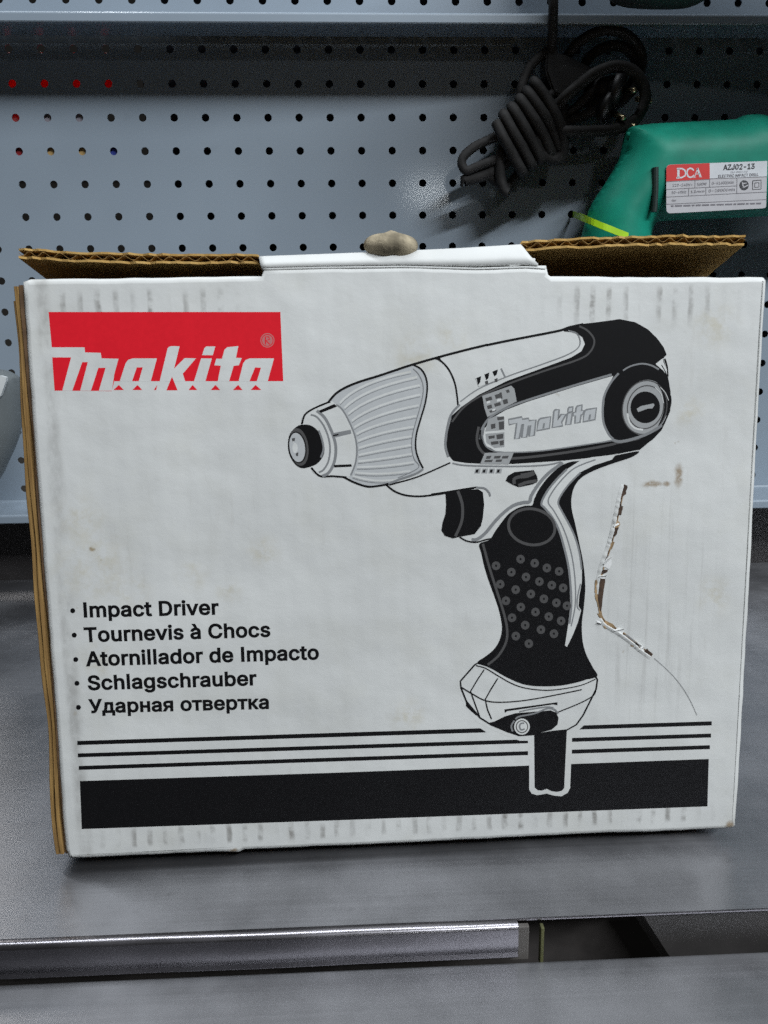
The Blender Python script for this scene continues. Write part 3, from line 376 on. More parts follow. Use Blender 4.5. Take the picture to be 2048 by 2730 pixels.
ART="""
@stripe_band
pk0 0 782,5430;18216,5289;18484,5086;769,5242
pk0 0 22857,5234;28688,5191;28698,4995;22658,5049
pk0 0 765,4862;20351,4684;20353,4498;751,4682
pk0 0 22328,4666;28683,4608;28692,4420;22332,4480
pk0 0 762,4286;20358,4123;20361,3937;749,4106
pk0 0 22341,4106;28659,4054;28668,3865;22345,3919
pk0 0 759,3591;11878,3483;28640,3393;28693,1085;11825,1225;677,1354
@red_logo
pr0 0 983,23341;5470,23299;10063,23255;10083,20522;8473,20545;5945,20581;3347,20619;3227,20225;960,20278;1001,21997
pw0 0 926,21979;2273,21963;2283,21765;2894,21739;2910,21522;3573,21501;3364,20881;3234,20238;954,20278;932,21584
pr0 0 987,21584;1720,21574;1282,20274;978,20278
pr0 0 2145,21383;2361,21380;1983,20263;1673,20268
pr0 0 2760,21151;3040,21148;2717,20252;2406,20257
pw0 0 3564,20609;3834,21311;3943,21447;4121,21507;5087,21494;4790,20592
pw0 0 5141,20587;5527,21880;5594,21948;5695,21972;6006,21955;5746,21086;6182,21493;6633,21475;6074,20875;6159,20572
pw0 0 6505,20567;6834,21472;7262,21467;6959,20561
pw0 0 6878,21596;6979,21869;7058,21937;7422,21939;7305,21591
pw0 0 7452,20553;7601,21168;7349,21190;7437,21452;7664,21449;7781,21810;7899,21902;8342,21940;8221,21479;8460,21464;8322,21177;8119,21161;7908,20547
pw0 0 8288,20541;8503,21263;8609,21387;8776,21447;9746,21435;9458,20525
pr0 0 4273,21150;4504,21147;4314,20605;4052,20609
pr0 0 8971,21087;9205,21065;9019,20537;8727,20541
pr0 0 5641,20768;5831,20218;5390,20224
pr0 0 3292,20268;3518,20466;3704,20262
pr0 0 4042,20257;4255,20455;4430,20251
pr0 0 4888,20244;5038,20444;4982,20243
pr0 0 6273,20224;6441,20423;6620,20218
pr0 0 7157,20210;7357,20410;7537,20205
pr0 0 8045,20197;8263,20396;8432,20191
pr0 0 8757,20186;8962,20386;9184,20180
pn0 0 9790,22148;9773,22059;9730,21980;9665,21917;9584,21877;9495,21864;9408,21879;9330,21921;9269,21985;9232,22065;9221,22154;9239,22243;9282,22322;9347,22384;9428,22424;9516,22437;9604,22422;9681,22381;9742,22317;9780,22236
sr0 0.46 9418,21990;9429,22289;9568,22287;9589,22187;9448,22139;9595,21988
sr3 0.31 9733,22148;9717,22070;9675,22001;9612,21950;9537,21923;9458,21924;9384,21952;9326,22005;9289,22075;9278,22154;9295,22232;9337,22301;9400,22352;9475,22378;9554,22377;9627,22349;9686,22297;9723,22227
@tool_drawing
pw0 0 20398,5061;20436,2290;20550,2089;20798,2000;21229,2058;21572,1944;21913,1895;22189,2046;22302,2270;22340,4981;21480,5207
pw0 0 17833,8351;17179,7510;17239,7135;17478,6377;18021,5602;18626,5248;19416,4879;19965,4633;20392,4615;22099,4831;22644,5096;22998,5622;23287,6276;23517,6772;23530,7399;23373,7592
pk0 0 20617,5052;20681,2377;20825,2240;21011,2212;21238,2286;21444,2166;21692,2115;21908,2157;22029,2282;22045,2998;22094,5055
pw0 0 18042,8282;17328,7505;17358,7193;17598,6561;18201,5783;18685,5448;19414,5101;19962,4888;20631,4911;21484,5016;22094,5055;22517,5292;22812,5725;23102,6347;23361,6904;23410,7341;23282,7596
pe1 0 11969,19687;12198,19985;12647,20252;13204,20462;13928,20671;14764,20932;15377,21115;15709,20919;15902,20588;15955,20148;15867,19542;15666,18879;15492,18268;15459,17707;15569,17254;15764,16853;15450,16633;14710,16392;14311,16230;14026,16180;13460,16135;12898,16318;12677,16521;12943,17137;13011,17698;12938,18259;12726,18819;12459,19321;12215,19545
sw0 0.84 12358,19606;12562,19808;12813,19995;13109,20169;13452,20329;13842,20475;14278,20608;14761,20728;15291,20834
sg0 0.26 12356,19518;12560,19720;12811,19907;13107,20081;13451,20241;13840,20388;14276,20521;14760,20640;15290,20746
sw0 0.84 12537,19401;12758,19592;13023,19772;13332,19940;13685,20097;14082,20242;14524,20376;15010,20498;15540,20609
sg0 0.26 12535,19313;12757,19504;13022,19684;13331,19852;13684,20009;14081,20154;14523,20288;15009,20410;15540,20522
sw0 0.84 12692,19161;12922,19337;13192,19502;13503,19657;13853,19802;14243,19937;14674,20061;15145,20176;15657,20281
sg0 0.26 12690,19073;12920,19248;13191,19414;13501,19569;13851,19714;14242,19849;14673,19973;15144,20088;15656,20193
sw0 0.84 12827,18876;13059,19034;13326,19184;13628,19325;13966,19457;14338,19580;14746,19695;15189,19800;15667,19898
sg0 0.26 12825,18787;13057,18946;13325,19095;13627,19236;13964,19368;14337,19492;14744,19606;15188,19712;15667,19809
sw0 0.84 12916,18599;13146,18734;13406,18862;13696,18982;14015,19093;14365,19197;14744,19293;15154,19382;15595,19462
sg0 0.26 12915,18510;13145,18646;13404,18773;13694,18893;14014,19005;14363,19109;14743,19205;15153,19293;15594,19374
sw0 0.84 13000,18327;13224,18437;13473,18541;13747,18638;14046,18728;14370,18812;14720,18890;15094,18961;15494,19026
sg0 0.26 12998,18238;13222,18348;13471,18452;13746,18549;14045,18639;14369,18723;14719,18801;15093,18872;15493,18937
sw0 0.84 13049,18038;13268,18123;13508,18203;13768,18278;14049,18349;14350,18415;14673,18477;15016,18534;15380,18586
sg0 0.26 13047,17948;13266,18033;13506,18113;13766,18189;14047,18260;14349,18326;14672,18388;15015,18445;15380,18497
sw0 0.84 13077,17749;13295,17812;13529,17873;13781,17932;14050,17990;14336,18044;14639,18097;14959,18148;15297,18197
sg0 0.26 13075,17659;13293,17723;13528,17784;13780,17843;14049,17900;14335,17955;14638,18008;14958,18059;15296,18107
sw0 0.84 13074,17461;13298,17504;13536,17548;13788,17593;14055,17639;14336,17685;14631,17733;14941,17782;15265,17832
sg0 0.26 13073,17371;13296,17414;13534,17458;13787,17503;14053,17549;14334,17596;14630,17643;14940,17692;15264,17742
sw0 0.84 13052,17199;13290,17218;13541,17241;13803,17268;14077,17300;14364,17335;14663,17374;14974,17418;15297,17465
sg0 0.26 13051,17109;13289,17128;13539,17151;13801,17178;14076,17210;14363,17245;14662,17284;14973,17328;15296,17375
sw0 0.84 13000,16965;13262,16959;13535,16961;13817,16969;14110,16986;14412,17009;14725,17040;15048,17079;15382,17124
sg0 0.26 12999,16875;13261,16869;13533,16870;13816,16879;14108,16895;14411,16919;14724,16950;15047,16988;15381,17034
sw0 0.84 12908,16741;13172,16705;13444,16680;13723,16666;14009,16663;14303,16671;14604,16690;14912,16720;15227,16760
sg0 0.26 12906,16651;13170,16615;13442,16590;13721,16576;14008,16573;14302,16580;14602,16599;14911,16629;15226,16669
sw0 0.84 12812,16604;13032,16528;13256,16467;13484,16420;13716,16388;13952,16371;14191,16368;14434,16380;14680,16407
sg0 0.26 12810,16513;13030,16437;13255,16376;13483,16329;13715,16297;13950,16280;14190,16277;14433,16289;14679,16316
sg1 0.34 15376,20951;15597,20729;15761,20371;15786,19985;15670,19435;15468,18771;15323,18215;15290,17711;15387,17257;15566,16886;14711,16478
sk1 0.92 11857,19606;12198,19985;12647,20252;13204,20462;13928,20671;14764,20932;15266,21089;16325,21375;17441,21649;18447,21876
sk1 0.84 12453,16555;12898,16318;13460,16135;14026,16180;14339,16241
sk1 0.69 15377,21115;15709,20919;15902,20588;15955,20148;15867,19542;15666,18879;15492,18268;15459,17707;15569,17254;15764,16853
sg1 0.92 15764,16825;15450,16633;14710,16392;14311,16230
sk1 0.61 14338,16190;14594,16253;15563,16516;16903,17068
sg1 0.77 12215,19534;12459,19321;12726,18819;12938,18259;13011,17698;12943,17137;12736,16633
pw1 0 10783,18825;10903,19126;11130,19315;11522,19502;11969,19687;12215,19534;12459,19321;12726,18819;12938,18259;13011,17698;12943,17137;12736,16633;12453,16555;11555,16602;11334,16720;11118,16978
sk1 0.77 10782,18770;10903,19126;11130,19315;11522,19502;11969,19670
sk1 0.77 11118,16978;11334,16720;11555,16602;12004,16604;12565,16546
sg1 1.23 11406,19311;11730,19002;11994,18443;12146,17827;12075,17211;11840,16765;11556,16613
sg1 0.77 11153,19150;11399,19052;11667,18699;11849,18223;11909,17720;11823,17216;11619,16883;11420,16774
pg0 0 12048,18386;12776,18512;12800,18345;12071,18191
sk0 0.61 12045,18275;12270,18327
pk0 0 12044,17071;12774,17085;12788,16983;12069,16964
pk0 0 11489,19309;12133,19574;12241,19462;11570,19214
sg1 0.61 12215,19534;12459,19321;12726,18819;12938,18259;13011,17698;12943,17137;12736,16633
pk1 0 10585,18690;10836,18752;11113,18725;11385,18537;11597,18172;11687,17780;11605,17417;11346,17125;11035,17008;10727,16969;10453,17143;10243,17528;10190,17948;10288,18391
pd0 0 11018,17892;11027,17718;11017,17550;10987,17397;10939,17266;10876,17164;10800,17097;10716,17067;10627,17076;10539,17124;10455,17208;10381,17324;10319,17466;10273,17626;10245,17798;10236,17971;10247,18138;10277,18290;10325,18419;10388,18520;10464,18587;10547,18617;10635,18608;10723,18561;10806,18478;10880,18364;10943,18223;10989,18063
pe0 0 10879,17863;10885,17729;10875,17599;10850,17481;10809,17380;10756,17301;10693,17248;10623,17224;10550,17231;10477,17267;10409,17331;10348,17420;10297,17529;10260,17653;10238,17785;10232,17919;10242,18048;10268,18165;10309,18266;10361,18344;10424,18396;10494,18420;10566,18414;10639,18378;10707,18314;10768,18226;10819,18118;10856,17995
sk3 0.38 10917,17865;10924,17723;10914,17587;10886,17462;10843,17355;10786,17271;10718,17216;10643,17190;10565,17197;10488,17235;10414,17303;10349,17397;10296,17512;10256,17643;10233,17782;10226,17923;10237,18059;10265,18184;10309,18290;10365,18372;10432,18428;10507,18453;10584,18446;10662,18409;10735,18342;10800,18249;10853,18134;10893,18004
pw0 0 10585,17801;10567,17695;10524,17618;10467,17591;10413,17621;10375,17699;10363,17805;10381,17911;10425,17988;10481,18015;10536,17985;10574,17907
pd0 0 10348,18195;10488,18220;10472,18082;10382,18056
pd0 0 10495,17579;10608,17633;10586,17466;10508,17467
sw1 0.38 10400,18083;10505,17886;10524,17635
sg1 0.77 11467,18508;11596,18116;11641,17725;11520,17391
sk1 0.69 16325,21375;16659,21125;16937,20738;17133,20186;17228,19437
pk0 0 16203,21376;16437,21455;16536,21279;16325,21304
sk1 0.77 14208,16204;14477,15970;14760,15821;15157,15714;15727,15684;16586,15779;17331,15906;17905,15979
pk0 0 21545,22451;22036,22605;22364,22665;23055,22733;23912,22839;24580,22705;25123,22413;25538,22025;25820,21668;25946,21377;25804,21230;25995,20696;26179,19846;26198,19057;26013,18598;25857,18256;25497,17876;24900,17454;24156,17322;23141,17188;21790,17068;19570,16967;18231,17007;17564,17047;17032,17144;16833,17379;16734,17777;16802,18366;16968,19015;17363,19365;18087,19852;19269,20403;20716,20897;21900,21306;22357,21569;22496,21868;22376,22143;22075,22331;21612,22374
sk1 0.92 18419,21859;19254,22020;20170,22181;20956,22318;21480,22420;21807,22531;22397,22652
sd1 0.77 22234,22571;22602,22376;22877,21991;22723,21545;22233,21231;20718,20756;19271,20261;18087,19762;17429,19319;16968,18754
sg1 0.46 21776,22404;22176,22254;22272,21807;21830,21460;20713,21058;19268,20583;18086,20098;17330,19593
sg1 0.92 17298,19464;16935,19048;16756,18366;16701,17777;16819,17314
sg1 0.61 16998,17046;17631,16933;19571,16860;20916,16886;21589,17006
pw0 0 23717,20546;22059,20103;20074,19517;19214,19205;18653,18889;18344,18469;18266,18077;18394,17745;18796,17526;19431,17447;20771,17501;22788,17728;23798,17908;23483,18245;23331,18842;23376,19628;23592,20276
sg1 0.92 23649,20599;22058,20168;20073,19588;19214,19277;18587,18935;18238,18471;18147,18013
sg1 0.54 18324,18535;18259,18142;18394,17732;18796,17506;19431,17447;20772,17488;22788,17728;23732,17856
sd1 1.07 18092,18539;18014,18016;18162,17585;18563,17312;19568,17193;21447,17355;23130,17588;24141,17782;25018,17965;25486,18176;25816,18435
sk1 0.61 18172,18407;18174,17881;18442,17513;18897,17372;20773,17401;22791,17628;23869,17807
pf0 0 18232,19805;19436,20207;19570,20076;19675,19556;19015,19241;18454,18925;18320,19317
pd0 0 18351,19706;18615,19780;18655,19637;18405,19563
pd0 0 18746,19829;18977,19894;19018,19731;18800,19667
pd0 0 18944,19923;19036,19949;19078,19690;18999,19664
pd0 0 18419,19394;18617,19449;18657,19305;18472,19250
pd0 0 18716,19473;18980,19547;19020,19417;18769,19343
pd0 0 19078,19617;19276,19672;19318,19490;19133,19434
pd0 0 18519,19184;18783,19258;18824,19179;18572,19105
pd0 0 19207,20016;19339,20053;19380,19936;19261,19899
pw0 0 18418,19575;18563,19612;18563,19521;18418,19485
pw0 0 18847,19647;19018,19683;19019,19592;18847,19556
pw0 0 18651,19247;18783,19284;18784,19206;18652,19169
pw0 0 17940,20550;19067,20932;19176,20565;18086,20175
pk0 0 17986,20537;18182,20611;18144,20361;18056,20246
pk0 0 18313,20673;18523,20753;18482,20525;18388,20428
pk0 0 18641,20784;18877,20873;18831,20666;18725,20591
pd0 0 18334,20384;18466,20434;18480,20292;18361,20268
pd0 0 18729,20475;18860,20524;18874,20383;18756,20359
sg0 0.77 19002,20908;19122,20662;19189,20533
pf0 0 18488,18826;18785,18971;19164,18926;19175,17677;18761,17639;18414,17876;18358,18338
pd0 0 18852,18918;19144,18952;19145,18821;18880,18787
pd0 0 18589,18628;18788,18664;18789,18468;18616,18431
pd0 0 18920,18721;19152,18756;19155,18428;18949,18393
pd0 0 18492,18138;18758,18173;18759,18054;18519,18019
pd0 0 18824,18198;19123,18232;19125,18034;18852,18000
pd0 0 18593,17906;18926,17939;18927,17807;18621,17774
pd0 0 18959,17932;19146,17968;19147,17770;18988,17734
sw0 0.92 18345,18285;19169,18336
pf0 0 18349,17449;19578,17445;19369,16957;18151,16982
pd0 0 18430,17315;18630,17324;18577,17193;18390,17196
pd0 0 18764,17308;19031,17316;18978,17198;18724,17203
pd0 0 19098,17302;19366,17310;19313,17191;19059,17196
pd0 0 18364,17150;18698,17157;18645,17052;18324,17058
pd0 0 18832,17154;19099,17162;19046,17057;18792,17062
pf0 0 17958,16794;18185,16795;18146,16583;17905,16588
pk0 0 17985,16746;18092,16757;18066,16625;17959,16627
pf0 0 18259,16787;18486,16789;18447,16577;18206,16582
pk0 0 18286,16740;18393,16751;18367,16619;18260,16621
pf0 0 18560,16781;18787,16783;18749,16570;18507,16576
pk0 0 18587,16734;18694,16745;18668,16612;18561,16614
pf0 0 18861,16775;19089,16777;19051,16564;18809,16569
pk0 0 18888,16728;18995,16739;18970,16606;18862,16608
sg2 1.07 19340,18802;19895,18898;19916,18803;20173,18838;20198,18734;20476,18775;20414,18136;20232,18104;20283,18562;20166,18542;20092,18080;19920,18051;19980,18622;19890,18606;19785,18028;19616,17998;19696,18666;19368,18609
sg2 1.07 20545,18342;20600,18704;20634,18778;20703,18821;21105,18890;21054,18430
sg2 1.07 21199,18455;21257,19112;21279,19150;21319,19169;21450,19186;21410,18744;21559,18975;21746,19001;21562,18667;21621,18528
sg2 1.07 21764,18552;21829,19015;22006,19046;21951,18585
sg2 1.07 21838,19079;21859,19219;21886,19258;22036,19287;22014,19109
sg2 1.07 22154,18620;22168,18928;22063,18919;22079,19052;22173,19069;22194,19252;22235,19306;22414,19359;22400,19126;22499,19137;22464,18988;22382,18965;22342,18652
sg2 1.07 22498,18679;22532,19043;22566,19111;22630,19154;23028,19222;22978,18762
pe0 0 19340,18802;19895,18898;19916,18803;20173,18838;20198,18734;20476,18775;20414,18136;20232,18104;20283,18562;20166,18542;20092,18080;19920,18051;19980,18622;19890,18606;19785,18028;19616,17998;19696,18666;19368,18609
pe0 0 20545,18342;20600,18704;20634,18778;20703,18821;21105,18890;21054,18430
pe0 0 21199,18455;21257,19112;21279,19150;21319,19169;21450,19186;21410,18744;21559,18975;21746,19001;21562,18667;21621,18528
pe0 0 21764,18552;21829,19015;22006,19046;21951,18585
pe0 0 21838,19079;21859,19219;21886,19258;22036,19287;22014,19109
pe0 0 22154,18620;22168,18928;22063,18919;22079,19052;22173,19069;22194,19252;22235,19306;22414,19359;22400,19126;22499,19137;22464,18988;22382,18965;22342,18652
pe0 0 22498,18679;22532,19043;22566,19111;22630,19154;23028,19222;22978,18762
sg2 0.4 19340,18802;19895,18898;19916,18803;20173,18838;20198,18734;20476,18775;20414,18136;20232,18104;20283,18562;20166,18542;20092,18080;19920,18051;19980,18622;19890,18606;19785,18028;19616,17998;19696,18666;19368,18609
sg2 0.4 20545,18342;20600,18704;20634,18778;20703,18821;21105,18890;21054,18430
sg2 0.4 21199,18455;21257,19112;21279,19150;21319,19169;21450,19186;21410,18744;21559,18975;21746,19001;21562,18667;21621,18528
sg2 0.4 21764,18552;21829,19015;22006,19046;21951,18585
sg2 0.4 21838,19079;21859,19219;21886,19258;22036,19287;22014,19109
sg2 0.4 22154,18620;22168,18928;22063,18919;22079,19052;22173,19069;22194,19252;22235,19306;22414,19359;22400,19126;22499,19137;22464,18988;22382,18965;22342,18652
sg2 0.4 22498,18679;22532,19043;22566,19111;22630,19154;23028,19222;22978,18762
pg0 0 20801,18634;20877,18647;20849,18425;20762,18410
pg0 0 22742,18968;22820,18974;22790,18759;22695,18743
pg0 0 19890,18550;19963,18563;19910,18105;19807,18087
pg0 0 20171,18498;20264,18514;20215,18147;20111,18129
pk0 0 26122,18971;26027,18726;25894,18501;25727,18303;25530,18139;25311,18014;25075,17932;24830,17895;24584,17904;24344,17960;24118,18059;23912,18200;23733,18378;23587,18586;23477,18819;23407,19070;23379,19330;23394,19592;23450,19848;23546,20090;23680,20312;23846,20505;24041,20666;24258,20789;24490,20870;24731,20907;24974,20899;25212,20846;25436,20750;25641,20613;25821,20439;25969,20234;26082,20003;26155,19754;26187,19493;26176,19230
sg1 0.92 23939,20646;23607,20251;23359,19719;23306,19159;23368,18594;23602,18114;23793,17928
sg1 0.69 24119,20755;24435,20928;24891,21022;25308,20950;25637,20779
pw0 0 25490,21003;25780,21232;25838,21043;26008,20729;26042,20484;25823,20732
sk1 0.61 25873,21219;25982,20907;26037,20484
sk1 0.38 25745,20955;25893,20731;26007,20484
pf0 0 26071,18974;26014,18782;25929,18603;25820,18443;25689,18306;25540,18197;25378,18119;25208,18075;25036,18065;24865,18091;24703,18152;24553,18245;24421,18367;24310,18515;24223,18685;24164,18870;24134,19065;24133,19265;24163,19463;24221,19654;24306,19830;24415,19989;24545,20123;24693,20231;24853,20308;25021,20352;25192,20361;25360,20336;25522,20278;25671,20187;25803,20067;25915,19921;26003,19753;26064,19569;26096,19374;26098,19173
pk1 0 25567,20222;25825,20129;26189,19720;26210,19224;25973,18776;25685,18395;25875,18890;25926,19341;25789,19861
sd3 0.46 26018,18983;25942,18746;25823,18531;25668,18352;25483,18215;25279,18130;25066,18099;24854,18125;24655,18206;24478,18337;24332,18513;24226,18724;24163,18959;24147,19207;24178,19455;24255,19690;24374,19902;24529,20079;24712,20213;24914,20298;25125,20329;25335,20304;25533,20226;25709,20096;25855,19923;25964,19714;26029,19480;26047,19232
sd3 0.46 25881,19038;25820,18848;25724,18677;25598,18534;25448,18426;25283,18358;25109,18334;24937,18355;24775,18421;24630,18527;24511,18668;24423,18837;24371,19025;24357,19224;24382,19422;24444,19611;24540,19780;24665,19921;24814,20028;24978,20095;25150,20119;25321,20099;25483,20035;25627,19931;25746,19791;25835,19623;25889,19436;25904,19237
sw1 0.77 24362,18984;24467,18620;24708,18366;25060,18292
sw1 0.31 25504,20044;25770,19771;25901,19387
sw1 0.28 25736,20041;25953,19813;26106,19496
pk0 0 25750,19213;25742,19077;25706,18946;25645,18827;25560,18726;25456,18646;25337,18592;25209,18566;25077,18568;24946,18599;24823,18657;24714,18740;24622,18845;24552,18965;24506,19097;24488,19234;24497,19370;24533,19500;24595,19618;24679,19719;24783,19797;24901,19851;25029,19878;25160,19876;25290,19845;25412,19788;25522,19706;25614,19602;25685,19482;25731,19351
pf0 0 24754,19169;24931,19279;25472,19383;25510,19303;25422,19169;25236,19172;24824,19032
sg1 1.23 23724,17907;24076,17809;24654,17912;25230,18107;25687,18349;25856,18483
pk0 0 23916,17698;24658,17798;25234,17993;25691,18235;25893,18436;25886,18323;25585,17964;24950,17450;24320,17439
pk1 0 18575,13752;18805,14097;19093,14499;19380,14841;19726,15066;20073,15174;20392,15195;20475,15454;20701,15912;21098,16421;21554,16813;21956,16989;22419,17036;23288,17111;24157,17277;24912,17388;24628,17153;23761,16883;23011,16611;22494,16334;22211,15994;22075,15533;22087,15010;22248,14362;22444,13532;22643,12636;22757,11614;22720,10709;22649,9919;22697,9182;22863,8559;23182,7927;23388,7495;22651,7341;21746,7187;20839,7177;20114,7304;19390,7648;18609,8110;18071,8315;18427,8591;18782,8886;19018,9245;19133,9669;19130,10034;19007,10644;18766,11373;18527,12038;18348,12638;18229,13173;18140,13587
pw0 0 22361,17015;22880,17176;23924,17264;23756,17055;23005,16830;22430,16554;21975,16114;21635,15659;21479,15286;21650,14903;22016,14251;22263,13714;22455,13058;22591,12339;22604,11799;22511,11199;22481,10716;22605,10530;22468,9986;22242,9381;22012,8897;21921,8962;22050,9939;22122,10727;22073,11635;21964,12536;21739,13433;21489,14205;21186,14739;20888,15096;20740,15274;20994,15732;21391,16242;21846,16693
sg1 0.61 23057,17069;22193,16743;21623,16237;21198,15669;21071,15295;21329,14911;21693,14259;21972,13545;22198,12649;22322,11627;22331,10721;22172,9812
sg1 0.92 21846,16693;21391,16242;20994,15732;20781,15261;20918,15066;21216,14710;21519,14175;21768,13432;21994,12535;22114,11633;22164,10726;22098,9937
sg1 0.77 22431,16537;21976,16086;21636,15630;21497,15268;21662,14903;22027,14250;22274,13714;22467,13058;22579,12339
sg1 0.61 22546,11711;22439,11202;22421,10718;22545,10520
sd3 1.23 21371,14062;21319,13898;21220,13752;21078,13631;20901,13542;20697,13490;20477,13476;20253,13502;20035,13566;19834,13665;19661,13794;19524,13946;19430,14114;19384,14289;19387,14462;19440,14625;19539,14770;19680,14889;19856,14977;20058,15029;20276,15043;20499,15018;20716,14955;20916,14858;21090,14730;21228,14579;21324,14412;21372,14236
pd0 0 19044,12606;19020,12509;18952,12439;18858,12415;18764,12444;18695,12518;18669,12617;18694,12714;18762,12783;18855,12807;18949,12778;19018,12705
pk0 0 18904,12610;18881,12559;18834,12561;18810,12613;18833,12663;18880,12662
pd0 0 20103,12867;20079,12770;20011,12700;19917,12677;19823,12705;19753,12779;19727,12878;19751,12975;19819,13044;19912,13068;20007,13039;20076,12966
pk0 0 19962,12871;19939,12820;19892,12822;19868,12874;19891,12924;19938,12923
pd0 0 20717,12672;20693,12575;20625,12505;20531,12481;20437,12510;20367,12584;20340,12683;20364,12780;20432,12850;20525,12873;20620,12845;20690,12771
pk0 0 20575,12676;20553,12625;20506,12627;20481,12679;20504,12729;20551,12728
pd0 0 21251,12449;21227,12351;21160,12281;21065,12257;20971,12286;20900,12360;20873,12459;20897,12557;20965,12627;21059,12651;21154,12622;21224,12548
pk0 0 21109,12453;21087,12402;21039,12403;21015,12455;21038,12506;21085,12505
pd0 0 21786,12284;21763,12186;21695,12116;21601,12092;21505,12121;21435,12196;21407,12295;21431,12393;21499,12463;21593,12487;21688,12458;21759,12384
pk0 0 21644,12288;21621,12237;21574,12239;21549,12291;21572,12342;21619,12341
pd0 0 19710,12308;19686,12210;19618,12140;19524,12116;19430,12146;19360,12220;19334,12319;19358,12416;19426,12486;19520,12510;19614,12481;19684,12407
pk0 0 19569,12312;19546,12261;19499,12262;19475,12315;19498,12365;19545,12364
pd0 0 20349,12075;20325,11977;20257,11907;20162,11883;20068,11912;19998,11986;19971,12086;19995,12183;20063,12253;20157,12277;20252,12248;20322,12174
pk0 0 20207,12079;20184,12028;20137,12029;20113,12082;20136,12133;20183,12131
pd0 0 20936,11860;20913,11762;20844,11692;20750,11668;20655,11697;20585,11772;20558,11871;20582,11969;20650,12040;20744,12063;20839,12034;20909,11960
pk0 0 20794,11864;20772,11813;20724,11814;20700,11867;20723,11918;20770,11917
pd0 0 21478,11682;21455,11584;21387,11513;21292,11489;21197,11519;21126,11594;21099,11693;21123,11792;21191,11862;21285,11886;21380,11857;21451,11782
pk0 0 21336,11686;21313,11635;21266,11637;21241,11689;21264,11741;21311,11739
pd0 0 21979,11547;21956,11448;21888,11378;21793,11354;21698,11383;21627,11458;21599,11558;21623,11657;21691,11727;21785,11751;21881,11722;21952,11647
pk0 0 21837,11551;21814,11500;21767,11501;21742,11554;21764,11606;21812,11604
pd0 0 19233,11791;19209,11693;19140,11622;19046,11599;18952,11628;18883,11702;18857,11802;18881,11900;18949,11970;19043,11993;19137,11964;19207,11890
pk0 0 19092,11795;19069,11744;19022,11745;18998,11798;19021,11849;19068,11847
pd0 0 19907,11531;19883,11433;19815,11362;19721,11338;19626,11368;19556,11442;19530,11542;19554,11640;19622,11711;19716,11734;19811,11705;19881,11631
pk0 0 19766,11535;19743,11484;19695,11485;19671,11538;19694,11589;19741,11588
pd0 0 20572,11319;20548,11220;20480,11149;20386,11126;20290,11155;20220,11230;20193,11330;20217,11429;20286,11499;20380,11523;20475,11493;20545,11419
pk0 0 20430,11323;20407,11272;20360,11273;20335,11326;20358,11377;20406,11376
pd0 0 21145,11084;21121,10985;21053,10914;20958,10891;20863,10920;20792,10995;20765,11096;20789,11195;20857,11265;20952,11289;21047,11260;21118,11185
pk0 0 21003,11089;20980,11037;20932,11038;20908,11092;20930,11143;20978,11142
pd0 0 21696,10892;21672,10793;21604,10722;21509,10698;21413,10728;21342,10803;21315,10904;21338,11003;21407,11074;21501,11097;21597,11068;21668,10993
pk0 0 21553,10896;21530,10845;21482,10846;21458,10899;21480,10951;21528,10950
pd0 0 22164,10744;22140,10645;22072,10574;21977,10550;21881,10580;21809,10655;21782,10756;21805,10855;21874,10926;21968,10950;22064,10920;22136,10845
pk0 0 22020,10749;21998,10697;21950,10698;21925,10752;21948,10803;21995,10802
pd0 0 19487,11051;19463,10952;19395,10881;19300,10858;19206,10887;19136,10962;19110,11062;19134,11161;19203,11231;19297,11255;19391,11226;19461,11151
pk0 0 19346,11055;19323,11004;19275,11005;19251,11058;19274,11109;19322,11108
pd0 0 20142,10747;20118,10648;20049,10577;19955,10553;19859,10583;19789,10658;19763,10759;19787,10858;19855,10928;19950,10952;20045,10923;20115,10847
pk0 0 20000,10751;19976,10700;19929,10701;19905,10754;19928,10806;19975,10804
pd0 0 20786,10509;20762,10409;20694,10338;20599,10314;20504,10344;20433,10420;20406,10521;20430,10620;20498,10691;20593,10715;20689,10685;20759,10609
pk0 0 20644,10513;20621,10461;20573,10463;20549,10516;20572,10568;20619,10566
pd0 0 21374,10283;21350,10184;21281,10113;21186,10089;21091,10119;21019,10195;20992,10296;21016,10395;21085,10466;21179,10490;21275,10460;21346,10385
pk0 0 21231,10288;21208,10236;21160,10238;21135,10291;21158,10343;21206,10341
pd0 0 21921,10077;21898,9977;21829,9906;21734,9882;21638,9912;21566,9988;21539,10089;21562,10189;21631,10260;21726,10284;21822,10254;21893,10179
pk0 0 21778,10082;21755,10030;21707,10031;21682,10085;21705,10137;21753,10135
pd0 0 19762,10287;19738,10187;19669,10116;19574,10092;19479,10122;19409,10198;19382,10299;19407,10398;19476,10469;19570,10493;19665,10463;19735,10388
pk0 0 19620,10291;19596,10239;19549,10241;19525,10294;19548,10346;19595,10345
pd0 0 20343,9933;20319,9834;20250,9762;20155,9739;20059,9769;19989,9845;19962,9946;19986,10046;20055,10117;20150,10141;20245,10111;20316,10035
pk0 0 20200,9938;20177,9886;20129,9888;20105,9941;20128,9993;20175,9992
pd0 0 21038,9709;21014,9609;20945,9538;20850,9514;20754,9544;20683,9620;20656,9722;20680,9822;20748,9893;20843,9917;20939,9887;21011,9811
pk0 0 20894,9714;20871,9662;20824,9663;20799,9717;20822,9769;20870,9768
pd0 0 21616,9507;21592,9406;21523,9334;21428,9311;21331,9341;21260,9417;21232,9519;21256,9620;21325,9691;21420,9715;21516,9685;21588,9609
pk0 0 21472,9511;21449,9459;21401,9461;21376,9515;21399,9567;21447,9565
pd0 0 19938,9459;19914,9359;19845,9287;19750,9263;19654,9294;19583,9370;19557,9472;19581,9571;19650,9643;19745,9667;19841,9637;19911,9560
